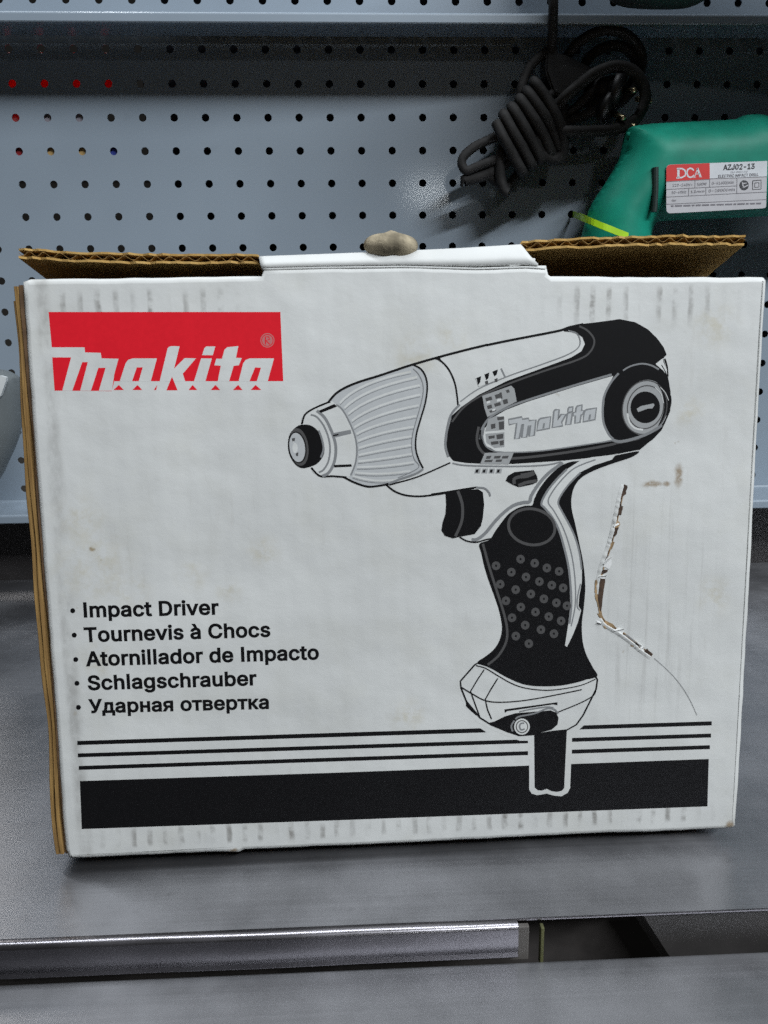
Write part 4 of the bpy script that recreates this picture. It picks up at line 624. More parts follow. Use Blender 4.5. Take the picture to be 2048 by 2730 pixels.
pk0 0 19795,9464;19772,9411;19724,9413;19700,9467;19723,9519;19771,9517
pd0 0 20516,9096;20492,8996;20423,8924;20327,8900;20231,8930;20160,9007;20133,9109;20157,9210;20226,9281;20322,9305;20418,9275;20489,9198
pk0 0 20372,9101;20349,9049;20301,9050;20277,9104;20300,9157;20348,9155
sd1 1.07 18285,13583;18582,12512;18942,11368;19245,10394;19371,9661;19287,9114;18963,8572;18518,8206
sk1 0.61 16095,15756;16667,15829;17527,15953;18044,16017
pk0 0 16696,15817;17240,15885;18073,15930;18275,15793;18335,15272;18280,14694;18195,14346;17935,14014;17298,13914;17009,13851;16662,13977;16519,14214;16577,14561;16693,14906;16723,15310
sd1 1.23 17212,15874;17401,15294;17384,14599;17113,13936
sg1 0.77 17986,16001;18332,15964;18534,15787;18593,15613
sk1 0.61 17298,13902;17588,13731;17994,13661;18400,13756;18633,13797
sg1 1.38 17820,13771;18052,13795;18399,14049;18802,14535;19205,14933;19608,15213;20013,15320;20274,15354;20357,15630;20697,16142;21095,16565;21667,16971
pk0 0 19238,16266;19350,16475;19610,16616;20426,16686;20493,16565;20577,16417;20613,16220;20434,16094;19813,15977;19550,16087
sd1 1.38 19615,16112;19597,16307;19775,16401;20135,16426;20460,16549
sd1 1.38 19780,16043;20138,16165;20564,16221
sd1 1.07 19872,16497;20134,16524;20427,16599
pk0 0 17568,6655;17688,6432;18110,5913;18020,5885;17748,6147;17568,6343
sk0 0.69 18071,8293;17952,8223;17328,7505;17358,7193;17598,6561;18201,5783;18685,5448;19414,5101;19962,4888;20631,4911;21484,5016;22094,5055;22517,5292;22812,5725;23102,6347;23361,6904;23410,7341;23282,7583
sk1 0.61 18071,8305;18609,8107;19390,7633;20114,7295;20839,7174;21746,7171;22652,7325;23283,7564
sk1 0.46 18012,8190;18430,8052;19030,7659;19633,7294;20238,7072;21145,6944;22052,7003;22777,7145;23318,7376
sk0 0.54 18370,7992;18074,7539;17777,7022;17958,6484;18201,5783
sk0 0.54 18971,7568;18675,7081;18425,6622;18530,6148;18713,5700
sk1 0.54 17370,7224;17837,6913;18437,6572;19160,6468;20245,6520;21452,6694;22722,6915
sk1 0.54 21680,5910;22676,6300;23247,6625;23361,6935
pk0 0 19283,6131;21640,6372;21643,6239;21460,6284;19405,6050;19315,5978
sg1 0.61 19949,5997;20493,6102;21159,6170;21463,6127
pk0 0 18533,5518;18865,5599;19286,5803;19768,5935;20616,5971;21344,6005;21589,5888;21703,5643;21661,5327;21391,5096;20631,4924;20023,4873;19414,5089
sg1 0.77 19772,5657;19952,5776;20617,5889;21220,6105;21525,6029;21681,5834
pw0 0 20419,5282;20406,5176;20366,5078;20301,4999;20218,4944;20122,4917;20021,4921;19925,4956;19839,5018;19773,5103;19730,5203;19715,5311;19728,5418;19768,5515;19833,5594;19916,5649;20012,5675;20112,5671;20209,5637;20294,5575;20360,5491;20403,5390
sd3 0.46 20322,5286;20311,5200;20275,5124;20220,5064;20149,5028;20070,5017;19991,5034;19920,5077;19862,5141;19825,5220;19812,5307;19823,5393;19859,5469;19914,5529;19985,5565;20063,5576;20142,5559;20214,5516;20271,5452;20308,5373
sg1 0.77 20168,5451;20016,5445;19957,5301;20032,5152;20190,5184
sg1 0.77 19724,5596;19593,5348;19656,5091
@tear_mark
sb1 1.15 24376,15967;24256,15546;24179,15122;24081,14643;24004,14162;23895,13680;23789,13249;23650,12819;23492,12278;23409,11732;23370,11182;23418,10628
sb1 1.23 23418,10628;23495,10236;23695,9951;24088,9686;24510,9409;25021,9008;25307,8744;25821,8369
st1 0.52 24376,15967;24256,15546;24179,15122;24081,14643;24004,14162;23895,13680;23789,13249;23650,12819
st1 0.43 23495,10236;23695,9951;24088,9686;24510,9409;25021,9008;25307,8744;25821,8369
pt0 0 24321,16021;24485,15938;24415,15595;24287,15428;24216,15467;24275,15784
pt0 0 24135,15149;24337,15038;24230,14693;24082,14616;24056,14751
pt0 0 23949,14217;24166,14158;24103,13944;24016,13784;23855,13735;23885,14003
pt0 0 23437,12279;23789,12324;23685,12163;23442,12104
pt0 0 23284,11928;23643,11945;23599,11396;23534,10790;23462,10415;23346,10685;23261,11186
pt0 0 24914,8899;25020,9037;25248,8843;25056,8793
pt0 0 25421,8655;25587,8678;25846,8442;25767,8331;25482,8512
pb0 0 23967,14485;24215,14318;24140,14132;23914,14110
pb0 0 23752,13575;23997,13515;23924,13246;23711,13143;23679,13307
pb0 0 23205,11848;23311,11927;23283,11185;23387,10573;23227,11021;23169,11354
pb0 0 23327,10381;23521,10291;23609,10065;23471,10125
pb0 0 23530,9956;23748,10033;24113,9769;24034,9632;23676,9672
pb0 0 24805,8846;25001,8783;24913,8911
ph0 0 23586,12766;23800,12869;23890,12594;23789,12324;23541,12440
ph0 0 23335,12063;23633,12082;23611,11918;23312,11900
ph0 0 24091,9574;24280,9708;24532,9559;24456,9365;24207,9402
ph0 0 25255,8661;25406,8769;25479,8597;25371,8516
ph0 0 23309,10019;23473,10042;23506,9845;23368,9878
ph0 0 24991,9077;25248,8860;25417,8769;25337,8687
sg1 0.61 24319,9325;24623,9332;24849,9183;25020,9037
sf1 0.23 25938,8240;26401,7824;26868,7349;27285,6816;27650,6223;27995,5510
sg1 0.38 23744,12925;23537,12604;23492,12278
@printed_text
pk0 0 1120,11184;1102,11130;1061,11091;1008,11078;957,11094;922,11135;913,11191;930,11245;971,11284;1024,11297;1075,11280;1110,11239
pk0 0 1105,10126;1087,10071;1046,10032;993,10019;942,10036;907,10077;897,10133;915,10188;956,10227;1009,10240;1060,10224;1095,10182
pk0 0 1090,9058;1072,9003;1031,8963;977,8950;926,8967;890,9009;881,9065;899,9121;940,9160;994,9173;1045,9156;1080,9114
pk0 0 1063,8010;1045,7954;1003,7914;950,7901;898,7918;862,7961;853,8017;871,8073;912,8113;966,8126;1018,8109;1053,8066
pk0 0 1049,6935;1031,6879;989,6839;935,6826;883,6843;847,6886;837,6944;856,7000;897,7040;951,7053;1003,7036;1039,6993
"""
TORN=[(0.23538, 0.12549, 0.00289, 0.00319, 0.00138), (0.23336, 0.12008, 0.00325, 0.00045, 0.00092), (0.24092, 0.09546, 0.0041, 0.00099, 0.00123), (0.25256, 0.08633, 0.00188, 0.00163, 0.00092), (0.23311, 0.09963, 0.00194, -0.00062, 0.00092), (0.24134, 0.1432, -0.00212, -0.00129, 0.00077), (0.24991, 0.09066, 0.00341, -0.00238, 0.00061)]
RIP=[[(0.24334, 0.15968), (0.24213, 0.15547), (0.24135, 0.15123), (0.24038, 0.14644), (0.23961, 0.14163), (0.23852, 0.13681), (0.23745, 0.13251), (0.23606, 0.1282), (0.23448, 0.12279), (0.23366, 0.11733), (0.23326, 0.11184)], [(0.23474, 0.10181), (0.23675, 0.09896), (0.24067, 0.09631), (0.2449, 0.09353), (0.25001, 0.08953), (0.25287, 0.08688), (0.25801, 0.08313)]]
# card corners [(0.01, 246.3), (299.94, 245.06), (300.47, -0.18), (0.31, 0.08)]
DRILL=[(0.36009, 0.38542), (0.36586, 0.3882), (0.3827, 0.38973), (0.41655, 0.39125), (0.44709, 0.39279), (0.45536, 0.39588), (0.46725, 0.39649), (0.48118, 0.39386), (0.51887, 0.39462), (0.55026, 0.39149), (0.56254, 0.3758), (0.56639, 0.34394), (0.55775, 0.3278), (0.50931, 0.31957), (0.4395, 0.31618), (0.40127, 0.31476), (0.38587, 0.31078), (0.38379, 0.28787), (0.38315, 0.25453), (0.382, 0.22908), (0.35742, 0.22249), (0.32705, 0.22625), (0.32079, 0.25005), (0.32342, 0.28005), (0.3269, 0.30461), (0.33315, 0.3272), (0.34433, 0.3447), (0.35455, 0.36204), (0.35806, 0.37611)]
DRIB=[(0.35819, 0.38007), (0.39089, 0.38184), (0.4237, 0.38361), (0.44339, 0.3851), (0.45654, 0.38599), (0.48141, 0.38598)]
DSLOT=[(0.37412, 0.35069), (0.37465, 0.34231), (0.37514, 0.33218), (0.37519, 0.32198), (0.3749, 0.3172)]
LABEL=[(0, 0, 'p', 0, [(0.38248, 0.3491), (0.38261, 0.35057), (0.38321, 0.35164), (0.3843, 0.3523), (0.38587, 0.35256), (0.46317, 0.35503), (0.46349, 0.35499), (0.46373, 0.35488), (0.46388, 0.35467), (0.46394, 0.35438), (0.46606, 0.32153), (0.46597, 0.32062), (0.4656, 0.31996), (0.46494, 0.31954), (0.46398, 0.31937), (0.38845, 0.31592), (0.38684, 0.31606), (0.38565, 0.31665), (0.3849, 0.31769), (0.38456, 0.31917)]), (1, 1, 'p', 0, [(0.41718, 0.35349), (0.46376, 0.35498), (0.4647, 0.34328), (0.41823, 0.34181)]), (2, 2, 'p', 0, [(0.38259, 0.34897), (0.38273, 0.35044), (0.38335, 0.35151), (0.38445, 0.35217), (0.38602, 0.35243), (0.41704, 0.35349), (0.4171, 0.35348), (0.41715, 0.35346), (0.41718, 0.35342), (0.4172, 0.35336), (0.41825, 0.34155), (0.41825, 0.34149), (0.41823, 0.34144), (0.41818, 0.34142), (0.41812, 0.3414), (0.38323, 0.33978), (0.38316, 0.33979), (0.38312, 0.33981), (0.38309, 0.33985), (0.38307, 0.33991)]), (1, 4, 's', 0.001859, [(0.39219, 0.34928), (0.39263, 0.34284)]), (1, 4, 's', 0.001162, [(0.39094, 0.34941), (0.39494, 0.34947), (0.39734, 0.34839), (0.39851, 0.34618), (0.39765, 0.3439), (0.3954, 0.34283), (0.39105, 0.34258)]), (1, 4, 's', 0.001162, [(0.40464, 0.34804), (0.4033, 0.34938), (0.40146, 0.34972), (0.39979, 0.34872), (0.39923, 0.34638), (0.40012, 0.34402), (0.40195, 0.34288), (0.40396, 0.34334), (0.40503, 0.34468)]), (1, 4, 's', 0.00062, [(0.40558, 0.34307), (0.40771, 0.34977)]), (1, 4, 's', 0.001549, [(0.40742, 0.34977), (0.41053, 0.34332)]), (1, 4, 's', 0.000542, [(0.40629, 0.34535), (0.40978, 0.34554)]), (1, 4, 's', 0.000465, [(0.40472, 0.34294), (0.40676, 0.343)]), (1, 4, 's', 0.000465, [(0.40923, 0.34312), (0.41155, 0.34325)]), (4, 4, 's', 0.000387, [(0.38361, 0.33398), (0.44049, 0.33647)]), (4, 4, 's', 0.000387, [(0.38369, 0.32822), (0.46556, 0.33176)]), (4, 4, 's', 0.000387, [(0.3839, 0.32279), (0.46587, 0.32604)]), (4, 4, 's', 0.000387, [(0.41823, 0.34181), (0.4647, 0.34328)]), (4, 4, 's', 0.000387, [(0.38308, 0.33978), (0.41826, 0.34141)]), (4, 4, 's', 0.000387, [(0.40635, 0.34064), (0.4066, 0.33524)]), (4, 4, 's', 0.000387, [(0.41814, 0.34114), (0.41855, 0.33587)]), (4, 4, 's', 0.000387, [(0.40167, 0.33458), (0.40191, 0.32916)]), (4, 4, 's', 0.000387, [(0.41552, 0.33521), (0.41594, 0.32979)]), (4, 4, 's', 0.000387, [(0.4403, 0.34215), (0.44111, 0.33091)]), (3, 4, 'p', 0, [(0.45037, 0.33684), (0.45029, 0.33567), (0.44984, 0.33461), (0.44907, 0.33378), (0.44805, 0.33324), (0.44688, 0.33306), (0.44568, 0.33325), (0.44457, 0.33379), (0.44365, 0.33464), (0.44302, 0.3357), (0.44273, 0.33687), (0.44282, 0.33804), (0.44327, 0.33909), (0.44404, 0.33993), (0.44506, 0.34046), (0.44622, 0.34064), (0.44742, 0.34045), (0.44853, 0.33991), (0.44945, 0.33907), (0.45008, 0.33802)]), (0, 5, 's', 0.00093, [(0.44481, 0.33916), (0.44612, 0.3351)]), (0, 5, 's', 0.000852, [(0.44612, 0.3351), (0.44998, 0.33712)]), (0, 5, 's', 0.000697, [(0.44549, 0.33815), (0.44839, 0.33847)]), (3, 4, 's', 0.000542, [(0.45323, 0.34022), (0.46009, 0.34073), (0.46071, 0.33396), (0.45383, 0.33358), (0.45323, 0.34022)]), (3, 4, 's', 0.000465, [(0.45514, 0.33859), (0.4585, 0.33884), (0.45881, 0.33546), (0.45545, 0.3352), (0.45514, 0.33859)]), (4, 4, 's', 0.001162, [(0.38809, 0.3214), (0.39029, 0.32146)]), (4, 4, 's', 0.001162, [(0.39131, 0.32148), (0.39717, 0.32162)]), (4, 4, 's', 0.001162, [(0.3982, 0.32164), (0.40406, 0.32178)]), (4, 4, 's', 0.001162, [(0.40508, 0.3218), (0.40728, 0.32185)]), (4, 4, 's', 0.001162, [(0.40831, 0.32188), (0.41234, 0.32197)]), (4, 4, 's', 0.001162, [(0.41337, 0.32199), (0.41924, 0.32213)]), (4, 4, 's', 0.001162, [(0.42027, 0.32216), (0.42431, 0.32225)]), (4, 4, 's', 0.001162, [(0.42534, 0.32227), (0.43122, 0.32241)]), (4, 4, 's', 0.001162, [(0.43225, 0.32244), (0.43813, 0.32257)]), (4, 4, 's', 0.001162, [(0.43916, 0.3226), (0.44137, 0.32265)]), (4, 4, 's', 0.001162, [(0.4424, 0.32267), (0.44829, 0.32281)]), (4, 4, 's', 0.001162, [(0.44932, 0.32283), (0.45153, 0.32289)]), (4, 4, 's', 0.001162, [(0.45256, 0.32291), (0.45662, 0.32301)]), (4, 4, 's', 0.001162, [(0.45765, 0.32303), (0.46171, 0.32312)])]
LTXT=[('AZJ02-13', (0.42852, 0.34837), (0.45389, 0.34924), 0.00389, 3, 0.02), ('Z1J-FF02-13', (0.43456, 0.34607), (0.44827, 0.34657), 0.00114, 4, 0), ('ELECTRIC IMPACT DRILL', (0.42496, 0.34274), (0.45759, 0.34398), 0.00202, 4, 0.008), ('220-240V~', (0.38843, 0.33598), (0.40445, 0.3366), 0.00203, 4, 0), ('500W', (0.40839, 0.33672), (0.41596, 0.3371), 0.00203, 4, 0), ('0-41600/min', (0.42026, 0.33736), (0.43786, 0.3381), 0.00216, 4, 0), ('50-60Hz', (0.38821, 0.33058), (0.39987, 0.33114), 0.00203, 4, 0), ('13mm', (0.40353, 0.33119), (0.41447, 0.33169), 0.0019, 4, 0), ('0-2800/min', (0.41814, 0.33168), (0.43934, 0.33275), 0.00217, 4, 0), ('No', (0.38874, 0.32481), (0.39195, 0.325), 0.00176, 4, 0)]
CORD=[(0.0039, [(0.2919, 0.384, 0.6732), (0.2935, 0.384, 0.5862), (0.2947, 0.384, 0.5126), (0.2954, 0.384, 0.4801), (0.2969, 0.3897, 0.4665), (0.2983, 0.3953, 0.4585), (0.2991, 0.4004, 0.4512), (0.3023, 0.401, 0.4432), (0.3083, 0.401, 0.433), (0.3053, 0.401, 0.4228), (0.2976, 0.401, 0.4134)]), (0.0039, [(0.3026, 0.403, 0.4494), (0.2947, 0.403, 0.4484), (0.2881, 0.403, 0.4443), (0.2815, 0.403, 0.4372), (0.2772, 0.403, 0.4284), (0.2746, 0.403, 0.4181), (0.2744, 0.409, 0.4093)]), (0.004095, [(0.3084, 0.411, 0.4401), (0.315, 0.407, 0.4492), (0.3218, 0.4042, 0.4565), (0.3318, 0.4005, 0.4619), (0.3446, 0.3988, 0.4644), (0.3588, 0.4003, 0.4622), (0.3709, 0.4047, 0.4558), (0.377, 0.407, 0.4463), (0.3758, 0.407, 0.4339), (0.3702, 0.407, 0.4214), (0.3611, 0.413, 0.4124)]), (0.004095, [(0.3199, 0.413, 0.4251), (0.3309, 0.41, 0.444), (0.3386, 0.41, 0.4517), (0.3504, 0.4083, 0.4559), (0.3622, 0.4092, 0.4546), (0.3709, 0.41, 0.4482), (0.3737, 0.41, 0.4389), (0.3708, 0.41, 0.4285), (0.3643, 0.413, 0.4188)]), (0.004601999999999999, [(0.2992, 0.401, 0.4009), (0.3048, 0.397, 0.4072), (0.312, 0.391, 0.4144), (0.325, 0.391, 0.4246), (0.3359, 0.391, 0.4312), (0.3503, 0.391, 0.435), (0.364, 0.391, 0.4317), (0.373, 0.391, 0.4221), (0.3759, 0.391, 0.4108), (0.3715, 0.391, 0.3984), (0.3628, 0.391, 0.391), (0.3494, 0.391, 0.387), (0.3324, 0.391, 0.3858), (0.3097, 0.391, 0.3858), (0.3017, 0.405, 0.3914)]), (0.0039, [(0.3067, 0.403, 0.3972), (0.3191, 0.403, 0.4046), (0.329, 0.403, 0.414), (0.3356, 0.403, 0.4202)]), (0.00429, [(0.3024, 0.399, 0.3921), (0.3171, 0.399, 0.3963), (0.3318, 0.399, 0.402), (0.3429, 0.399, 0.4088)]), (0.0039, [(0.274, 0.405, 0.3914), (0.2615, 0.405, 0.3877), (0.2478, 0.405, 0.3819), (0.2364, 0.405, 0.3766), (0.2278, 0.405, 0.3692), (0.2267, 0.405, 0.3628), (0.2308, 0.405, 0.3584), (0.24, 0.405, 0.3616), (0.255, 0.405, 0.367), (0.2745, 0.405, 0.3744)]), (0.004875, [(0.2845, 0.409, 0.3795), (0.257, 0.409, 0.3602), (0.2408, 0.409, 0.3537), (0.2298, 0.409, 0.3511), (0.2292, 0.409, 0.3505)]), (0.00429, [(0.2646, 0.409, 0.3838), (0.2591, 0.403, 0.3719), (0.2588, 0.403, 0.3612), (0.2596, 0.403, 0.3504), (0.2632, 0.403, 0.3418), (0.2656, 0.403, 0.3401)]), (0.004679999999999999, [(0.2516, 0.411, 0.3552), (0.2607, 0.409, 0.3482), (0.267, 0.411, 0.3464), (0.2762, 0.411, 0.3562), (0.2831, 0.411, 0.3605)]), (0.00624, [(0.2658, 0.409, 0.3838), (0.2794, 0.409, 0.3945), (0.2929, 0.409, 0.4072), (0.3018, 0.409, 0.4177), (0.3084, 0.409, 0.425)]), (0.00624, [(0.2711, 0.411, 0.3735), (0.2848, 0.411, 0.3821), (0.2985, 0.411, 0.3928), (0.3085, 0.411, 0.4034), (0.3117, 0.411, 0.4119)]), (0.005849999999999999, [(0.2804, 0.41, 0.3636), (0.2919, 0.41, 0.3711), (0.3033, 0.41, 0.3797), (0.3088, 0.41, 0.3904)]), (0.004368, [(0.2534, 0.3957, 0.3939), (0.259, 0.3911, 0.3809), (0.2677, 0.3938, 0.3684), (0.277, 0.3985, 0.356), (0.2766, 0.4176, 0.3712), (0.2715, 0.4185, 0.3853), (0.266, 0.4169, 0.3986), (0.2594, 0.3957, 0.4002), (0.2662, 0.3911, 0.3866), (0.2755, 0.3938, 0.3742), (0.2849, 0.3985, 0.3613), (0.2845, 0.4176, 0.3767), (0.279, 0.4185, 0.3908), (0.2732, 0.4169, 0.4042), (0.2663, 0.3957, 0.4056), (0.2745, 0.3911, 0.3918), (0.2834, 0.3938, 0.3794), (0.2934, 0.3985, 0.3656), (0.2926, 0.4176, 0.3816), (0.2866, 0.4185, 0.3963), (0.2801, 0.4169, 0.4103), (0.2727, 0.3957, 0.4118), (0.2822, 0.3911, 0.398), (0.2923, 0.3938, 0.3851), (0.3013, 0.3985, 0.3703), (0.3002, 0.4176, 0.3868), (0.2935, 0.4185, 0.4019), (0.2863, 0.4169, 0.4162), (0.2784, 0.3957, 0.4177), (0.2888, 0.3911, 0.4031), (0.2989, 0.3938, 0.3909), (0.3081, 0.3985, 0.374), (0.3069, 0.4176, 0.3915), (0.2999, 0.4185, 0.4077), (0.2924, 0.4169, 0.423), (0.2842, 0.3957, 0.4248), (0.2944, 0.3922, 0.4111), (0.3031, 0.391, 0.3964), (0.3091, 0.3927, 0.3823), (0.31, 0.3966, 0.3705), (0.3032, 0.3985, 0.3656)]), (0.00429, [(0.3043, 0.398, 0.4126), (0.3099, 0.398, 0.3981), (0.3117, 0.398, 0.3824), (0.3105, 0.398, 0.3686), (0.3019, 0.398, 0.3655), (0.2914, 0.398, 0.3729), (0.2887, 0.398, 0.3856)])]
PLUGS=[(((0.3401, 0.403, 0.4223), (0.3582, 0.395, 0.4181)), [((0.3586, 0.396, 0.4173), (0.3648, 0.383, 0.415)), ((0.3715, 0.403, 0.414), (0.3846, 0.399, 0.4104))]), (((0.3378, 0.405, 0.4103), (0.3505, 0.397, 0.4041)), [((0.3494, 0.397, 0.402), (0.3571, 0.383, 0.3936)), ((0.3574, 0.403, 0.3972), (0.3666, 0.385, 0.3879))])]
SLEEVE=[[(0.29417, 0.44722), (0.30874, 0.44625), (0.33622, 0.43416), (0.32776, 0.42138), (0.31456, 0.41212), (0.30083, 0.41622), (0.2935, 0.43357)]]
GREYT=[(-0.2046, 0.1966), (-0.1839, 0.1998), (-0.1569, 0.1991), (-0.149, 0.1966), (-0.1437, 0.1924), (-0.1425, 0.1821), (-0.1441, 0.1662), (-0.147, 0.1487), (-0.1539, 0.1326), (-0.1616, 0.1191), (-0.1669, 0.1099), (-0.1829, 0.092), (-0.2108, 0.0926), (-0.2183, 0.1429)]
GREYS=[(-0.1671, 0.1959), (-0.1476, 0.195), (-0.1434, 0.1936), (-0.1441, 0.1903), (-0.1493, 0.1791), (-0.1538, 0.1745), (-0.1699, 0.172)]
TIE=[(0.3348, 0.448, 0.3292), (0.3274, 0.4, 0.3203), (0.3221, 0.362, 0.3131), (0.331, 0.352, 0.3071), (0.3429, 0.3505, 0.3023), (0.3538, 0.3505, 0.2982)]
UPPER=[(0.3153, 0.464), (0.3212, 0.4532), (0.332, 0.449), (0.3534, 0.4477), (0.3748, 0.4483), (0.386, 0.4526), (0.3914, 0.4597), (0.411, 0.4645), (0.468, 0.4602), (0.5512, 0.4487), (0.6633, 0.442), (0.6802, 0.4992), (0.6454, 0.6102), (0.4734, 0.6407), (0.3733, 0.6389), (0.32, 0.6175), (0.3038, 0.5407)]
def glyph_loops(ch):
    if ch == 'I': return .205, [[(.07, 0), (.135, 0), (.135, .516), (.07, .516)]]
    if ch == 'l': return .185, [[(.062, 0), (.123, 0), (.123, .53), (.062, .53)]]
    a, loops = G[ch]
    return a / 1000, [[tuple(float(v) / 1000 for v in p.split(',')) for p in L.split(';')] for L in loops]
CAP = max(p[1] for L in glyph_loops('I')[1] for p in L)
def text_mesh(s, p0, p1, cap, weight):
    """filled lettering from p0 to p1 (2-D), returned as (verts, faces)"""
    from mathutils.geometry import delaunay_2d_cdt
    x = 0; V = []; F = []
    for ch in s:
        a, loops = glyph_loops(ch)
        if loops:
            ar = [sum(L[i][0] * L[(i + 1) % len(L)][1] - L[(i + 1) % len(L)][0] * L[i][1] for i in range(len(L))) for L in loops]
            sg = 1 if max(ar, key=abs) > 0 else -1
            pts = []; edges = []; LL = []
            for L in loops:
                n = len(L); k0 = len(pts); Q = []
                for i in range(n):
                    q = Vector(L[i]); a_ = (q - Vector(L[i - 1])).normalized(); b_ = (Vector(L[(i + 1) % n]) - q).normalized()
                    n1 = Vector((a_.y, -a_.x)); n2 = Vector((b_.y, -b_.x)); m = n1 + n2
                    m = m / max(m.length_squared * .5, .5)
                    Q.append(q + m * weight * sg)
                pts += Q; LL.append(Q); edges += [(k0 + i, k0 + (i + 1) % n) for i in range(n)]
            vs, _, fs, *_ = delaunay_2d_cdt(pts, edges, [], 0, 1e-7)
            k0 = len(V); V += [(v.x + x, v.y) for v in vs]
            for f in fs:
                c = (vs[f[0]] + vs[f[1]] + vs[f[2]]) / 3; wn = 0
                for Q in LL:                                   # non-zero winding rule
                    for i in range(len(Q)):
                        p, q = Q[i - 1], Q[i]
                        if (p.y <= c.y) != (q.y <= c.y) and p.x + (c.y - p.y) / (q.y - p.y) * (q.x - p.x) > c.x: wn += 1 if q.y > p.y else -1
                if wn: F.append(tuple(i + k0 for i in f))
        x += a + .012
    xmin = min(v[0] for v in V); xmax = max(v[0] for v in V)
    d = Vector(p1) - Vector(p0); L = d.length; e = d / L; u = Vector((-e.y, e.x))
    return [Vector(p0) + e * ((v[0] - xmin) / (xmax - xmin) * L) + u * (v[1] / CAP * cap) for v in V], F

# ---------------------------------------------------------------- wall of perforated panels
PP, PX, PZ, PY = .027386, -.15840, .49382, .45301
LEDGE = .061
def perforated(name, label, y, ztop, zled, rows, zoff):
    t = thing(name, label, 'wall panel', (.2, y, zled), 'perforated steel wall panels')
    bm = bmesh.new(); seg = 16; r = .00335; c0, c1 = -4, 30
    xl = PX + (c0 - .5) * PP; xr = PX + (c1 + .5) * PP
    def V(x, z, dy=0): return bm.verts.new((x - .2, dy, z - zled))
    for j in rows:
        zc = zoff - j * PP
        for i in range(c0, c1 + 1):
            xc = PX + i * PP; hp = PP / 2
            sq = []; ho = []; hb = []
            for k in range(seg):
                a = 2 * PI * (k + .5) / seg; ca, sa = math.cos(a), math.sin(a); m = max(abs(ca), abs(sa))
                sq.append(V(xc + hp * ca / m, zc + hp * sa / m)); ho.append(V(xc + r * ca, zc + r * sa)); hb.append(V(xc + r * ca, zc + r * sa, .0012))
            for k in range(seg):
                n = (k + 1) % seg
                bm.faces.new((sq[k], sq[n], ho[n], ho[k])); bm.faces.new((ho[k], ho[n], hb[n], hb[k]))
            # cell corners
            for (sx, sz) in ((1, 1), (-1, 1), (-1, -1), (1, -1)):
                c = V(xc + sx * hp, zc + sz * hp)
                near = sorted(sq, key=lambda v: (v.co - c.co).length)[:2]
                bm.faces.new((c, near[0], near[1]))
    bmesh.ops.remove_doubles(bm, verts=bm.verts[:], dist=2e-6)
    zl = zoff - (rows[-1] + .5) * PP; zt = zoff - (rows[0] - .5) * PP
    W0, W1 = xl - .2, xr - .2
    if ztop > zt:
        bm.faces.new([bm.verts.new(p) for p in ((W0, 0, zt - zled), (W1, 0, zt - zled), (W1, 0, ztop - zled), (W0, 0, ztop - zled))])
    bm.faces.new([bm.verts.new(p) for p in ((W0, 0, .0021), (W1, 0, .0021), (W1, 0, zl - zled), (W0, 0, zl - zled))])
    obj('face_sheet', bm, PANEL, t)
    bm = bmesh.new()
    pr = [(0, .002), (-.0006, .0006), (-.002, 0)]
    D = LEDGE - (PY - y)
    pr += [(-D + .0022, 0)] + [(-D + .0022 - .0022 * math.sin(a), -.0022 + .0022 * math.cos(a)) for a in (PI / 8, PI / 4, 3 * PI / 8, PI / 2)]
    pr += [(-D, -.0072), (-D + .0006, -.0080), (-D + .004, -.0082), (-D + .0045, -.0072), (-D + .0012, -.0068), (-D + .0012, -.003), (-D + .003, -.0014), (-.001, -.0014)]
    profile_x(bm, pr, W0, W1)
    obj('folded_ledge', bm, PANEL, t)
    return t
perforated('perforated_panel', 'grey perforated steel panel behind the carton and the cord bundle, its lower half hidden', PY, .4700, .0705, list(range(1, 16)), PZ)
perforated('perforated_panel', 'grey perforated steel panel along the top edge of the photo above the bright ledge', PY - .010, .95, .4745, list(range(-14, 0)), .5010 - PP)
bm = bmesh.new(); box(bm, -.058, .70, .505, .507, -.05, 1.0)
o = obj('hole_dark_board', bm, HOLEDARK); o['label'] = 'dark board added to make the panel holes look black'; o['category'] = 'board'  # black sheet put in so the empty holes read as dark
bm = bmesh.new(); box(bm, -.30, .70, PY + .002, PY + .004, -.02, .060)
o = obj('gap_shade_plate', bm, mottled('gap_shade_paint', (.03, .027, .027), .2, 30, .5)); o['label'] = 'dark plate standing in for shade in the gap between the shelf and the ledge above'; o['category'] = 'plate'  # near-black sheet, its colour painted as the shade of the gap
# goods on the far side of the panel, glimpsed through its holes
def goods(label, x0, x1, z0, z1, c, y0=.4565, y1=.485):
    bm = bmesh.new(); box(bm, x0, x1, y0, y1, z0, z1, .0015)
    mm = mottled('carton_print', c, .15, 60, .5)
    if c[0] > .5:                                    # thin red plastic, the next aisle's light comes through it
        nt = mm.node_tree; tr = nt.nodes.new('ShaderNodeBsdfTranslucent'); tr.inputs[0].default_value = (.9, .012, .008, 1)
        mx = nt.nodes.new('ShaderNodeMixShader'); mx.inputs[0].default_value = .8; out = nt.nodes['Material Output']
        nt.links.new(nt.nodes['Principled BSDF'].outputs[0], mx.inputs[1]); nt.links.new(tr.outputs[0], mx.inputs[2]); nt.links.new(mx.outputs[0], out.inputs[0])
    o = obj('carton', bm, mm); o['label'] = label; o['category'] = 'carton'; o['group'] = 'goods behind the panel holes'
goods('bright red carton glimpsed through the upper left panel holes', -.262, -.062, .4260, .4650, (.75, .012, .010))
goods('pale pink carton behind the leftmost hole just below the ledge shade', -.262, -.1445, .3995, .4250, (.62, .22, .22))
goods('grey mauve carton behind two holes right of the pale pink one', -.1435, -.0880, .3995, .4250, (.22, .20, .23))
goods('dark red carton behind the leftmost hole below the pale pink one', -.262, -.1445, .3700, .3985, (.22, .010, .014))
goods('tan carton behind the panel holes under the grey mauve carton', -.1435, -.0910, .3700, .3985, (.38, .25, .10))
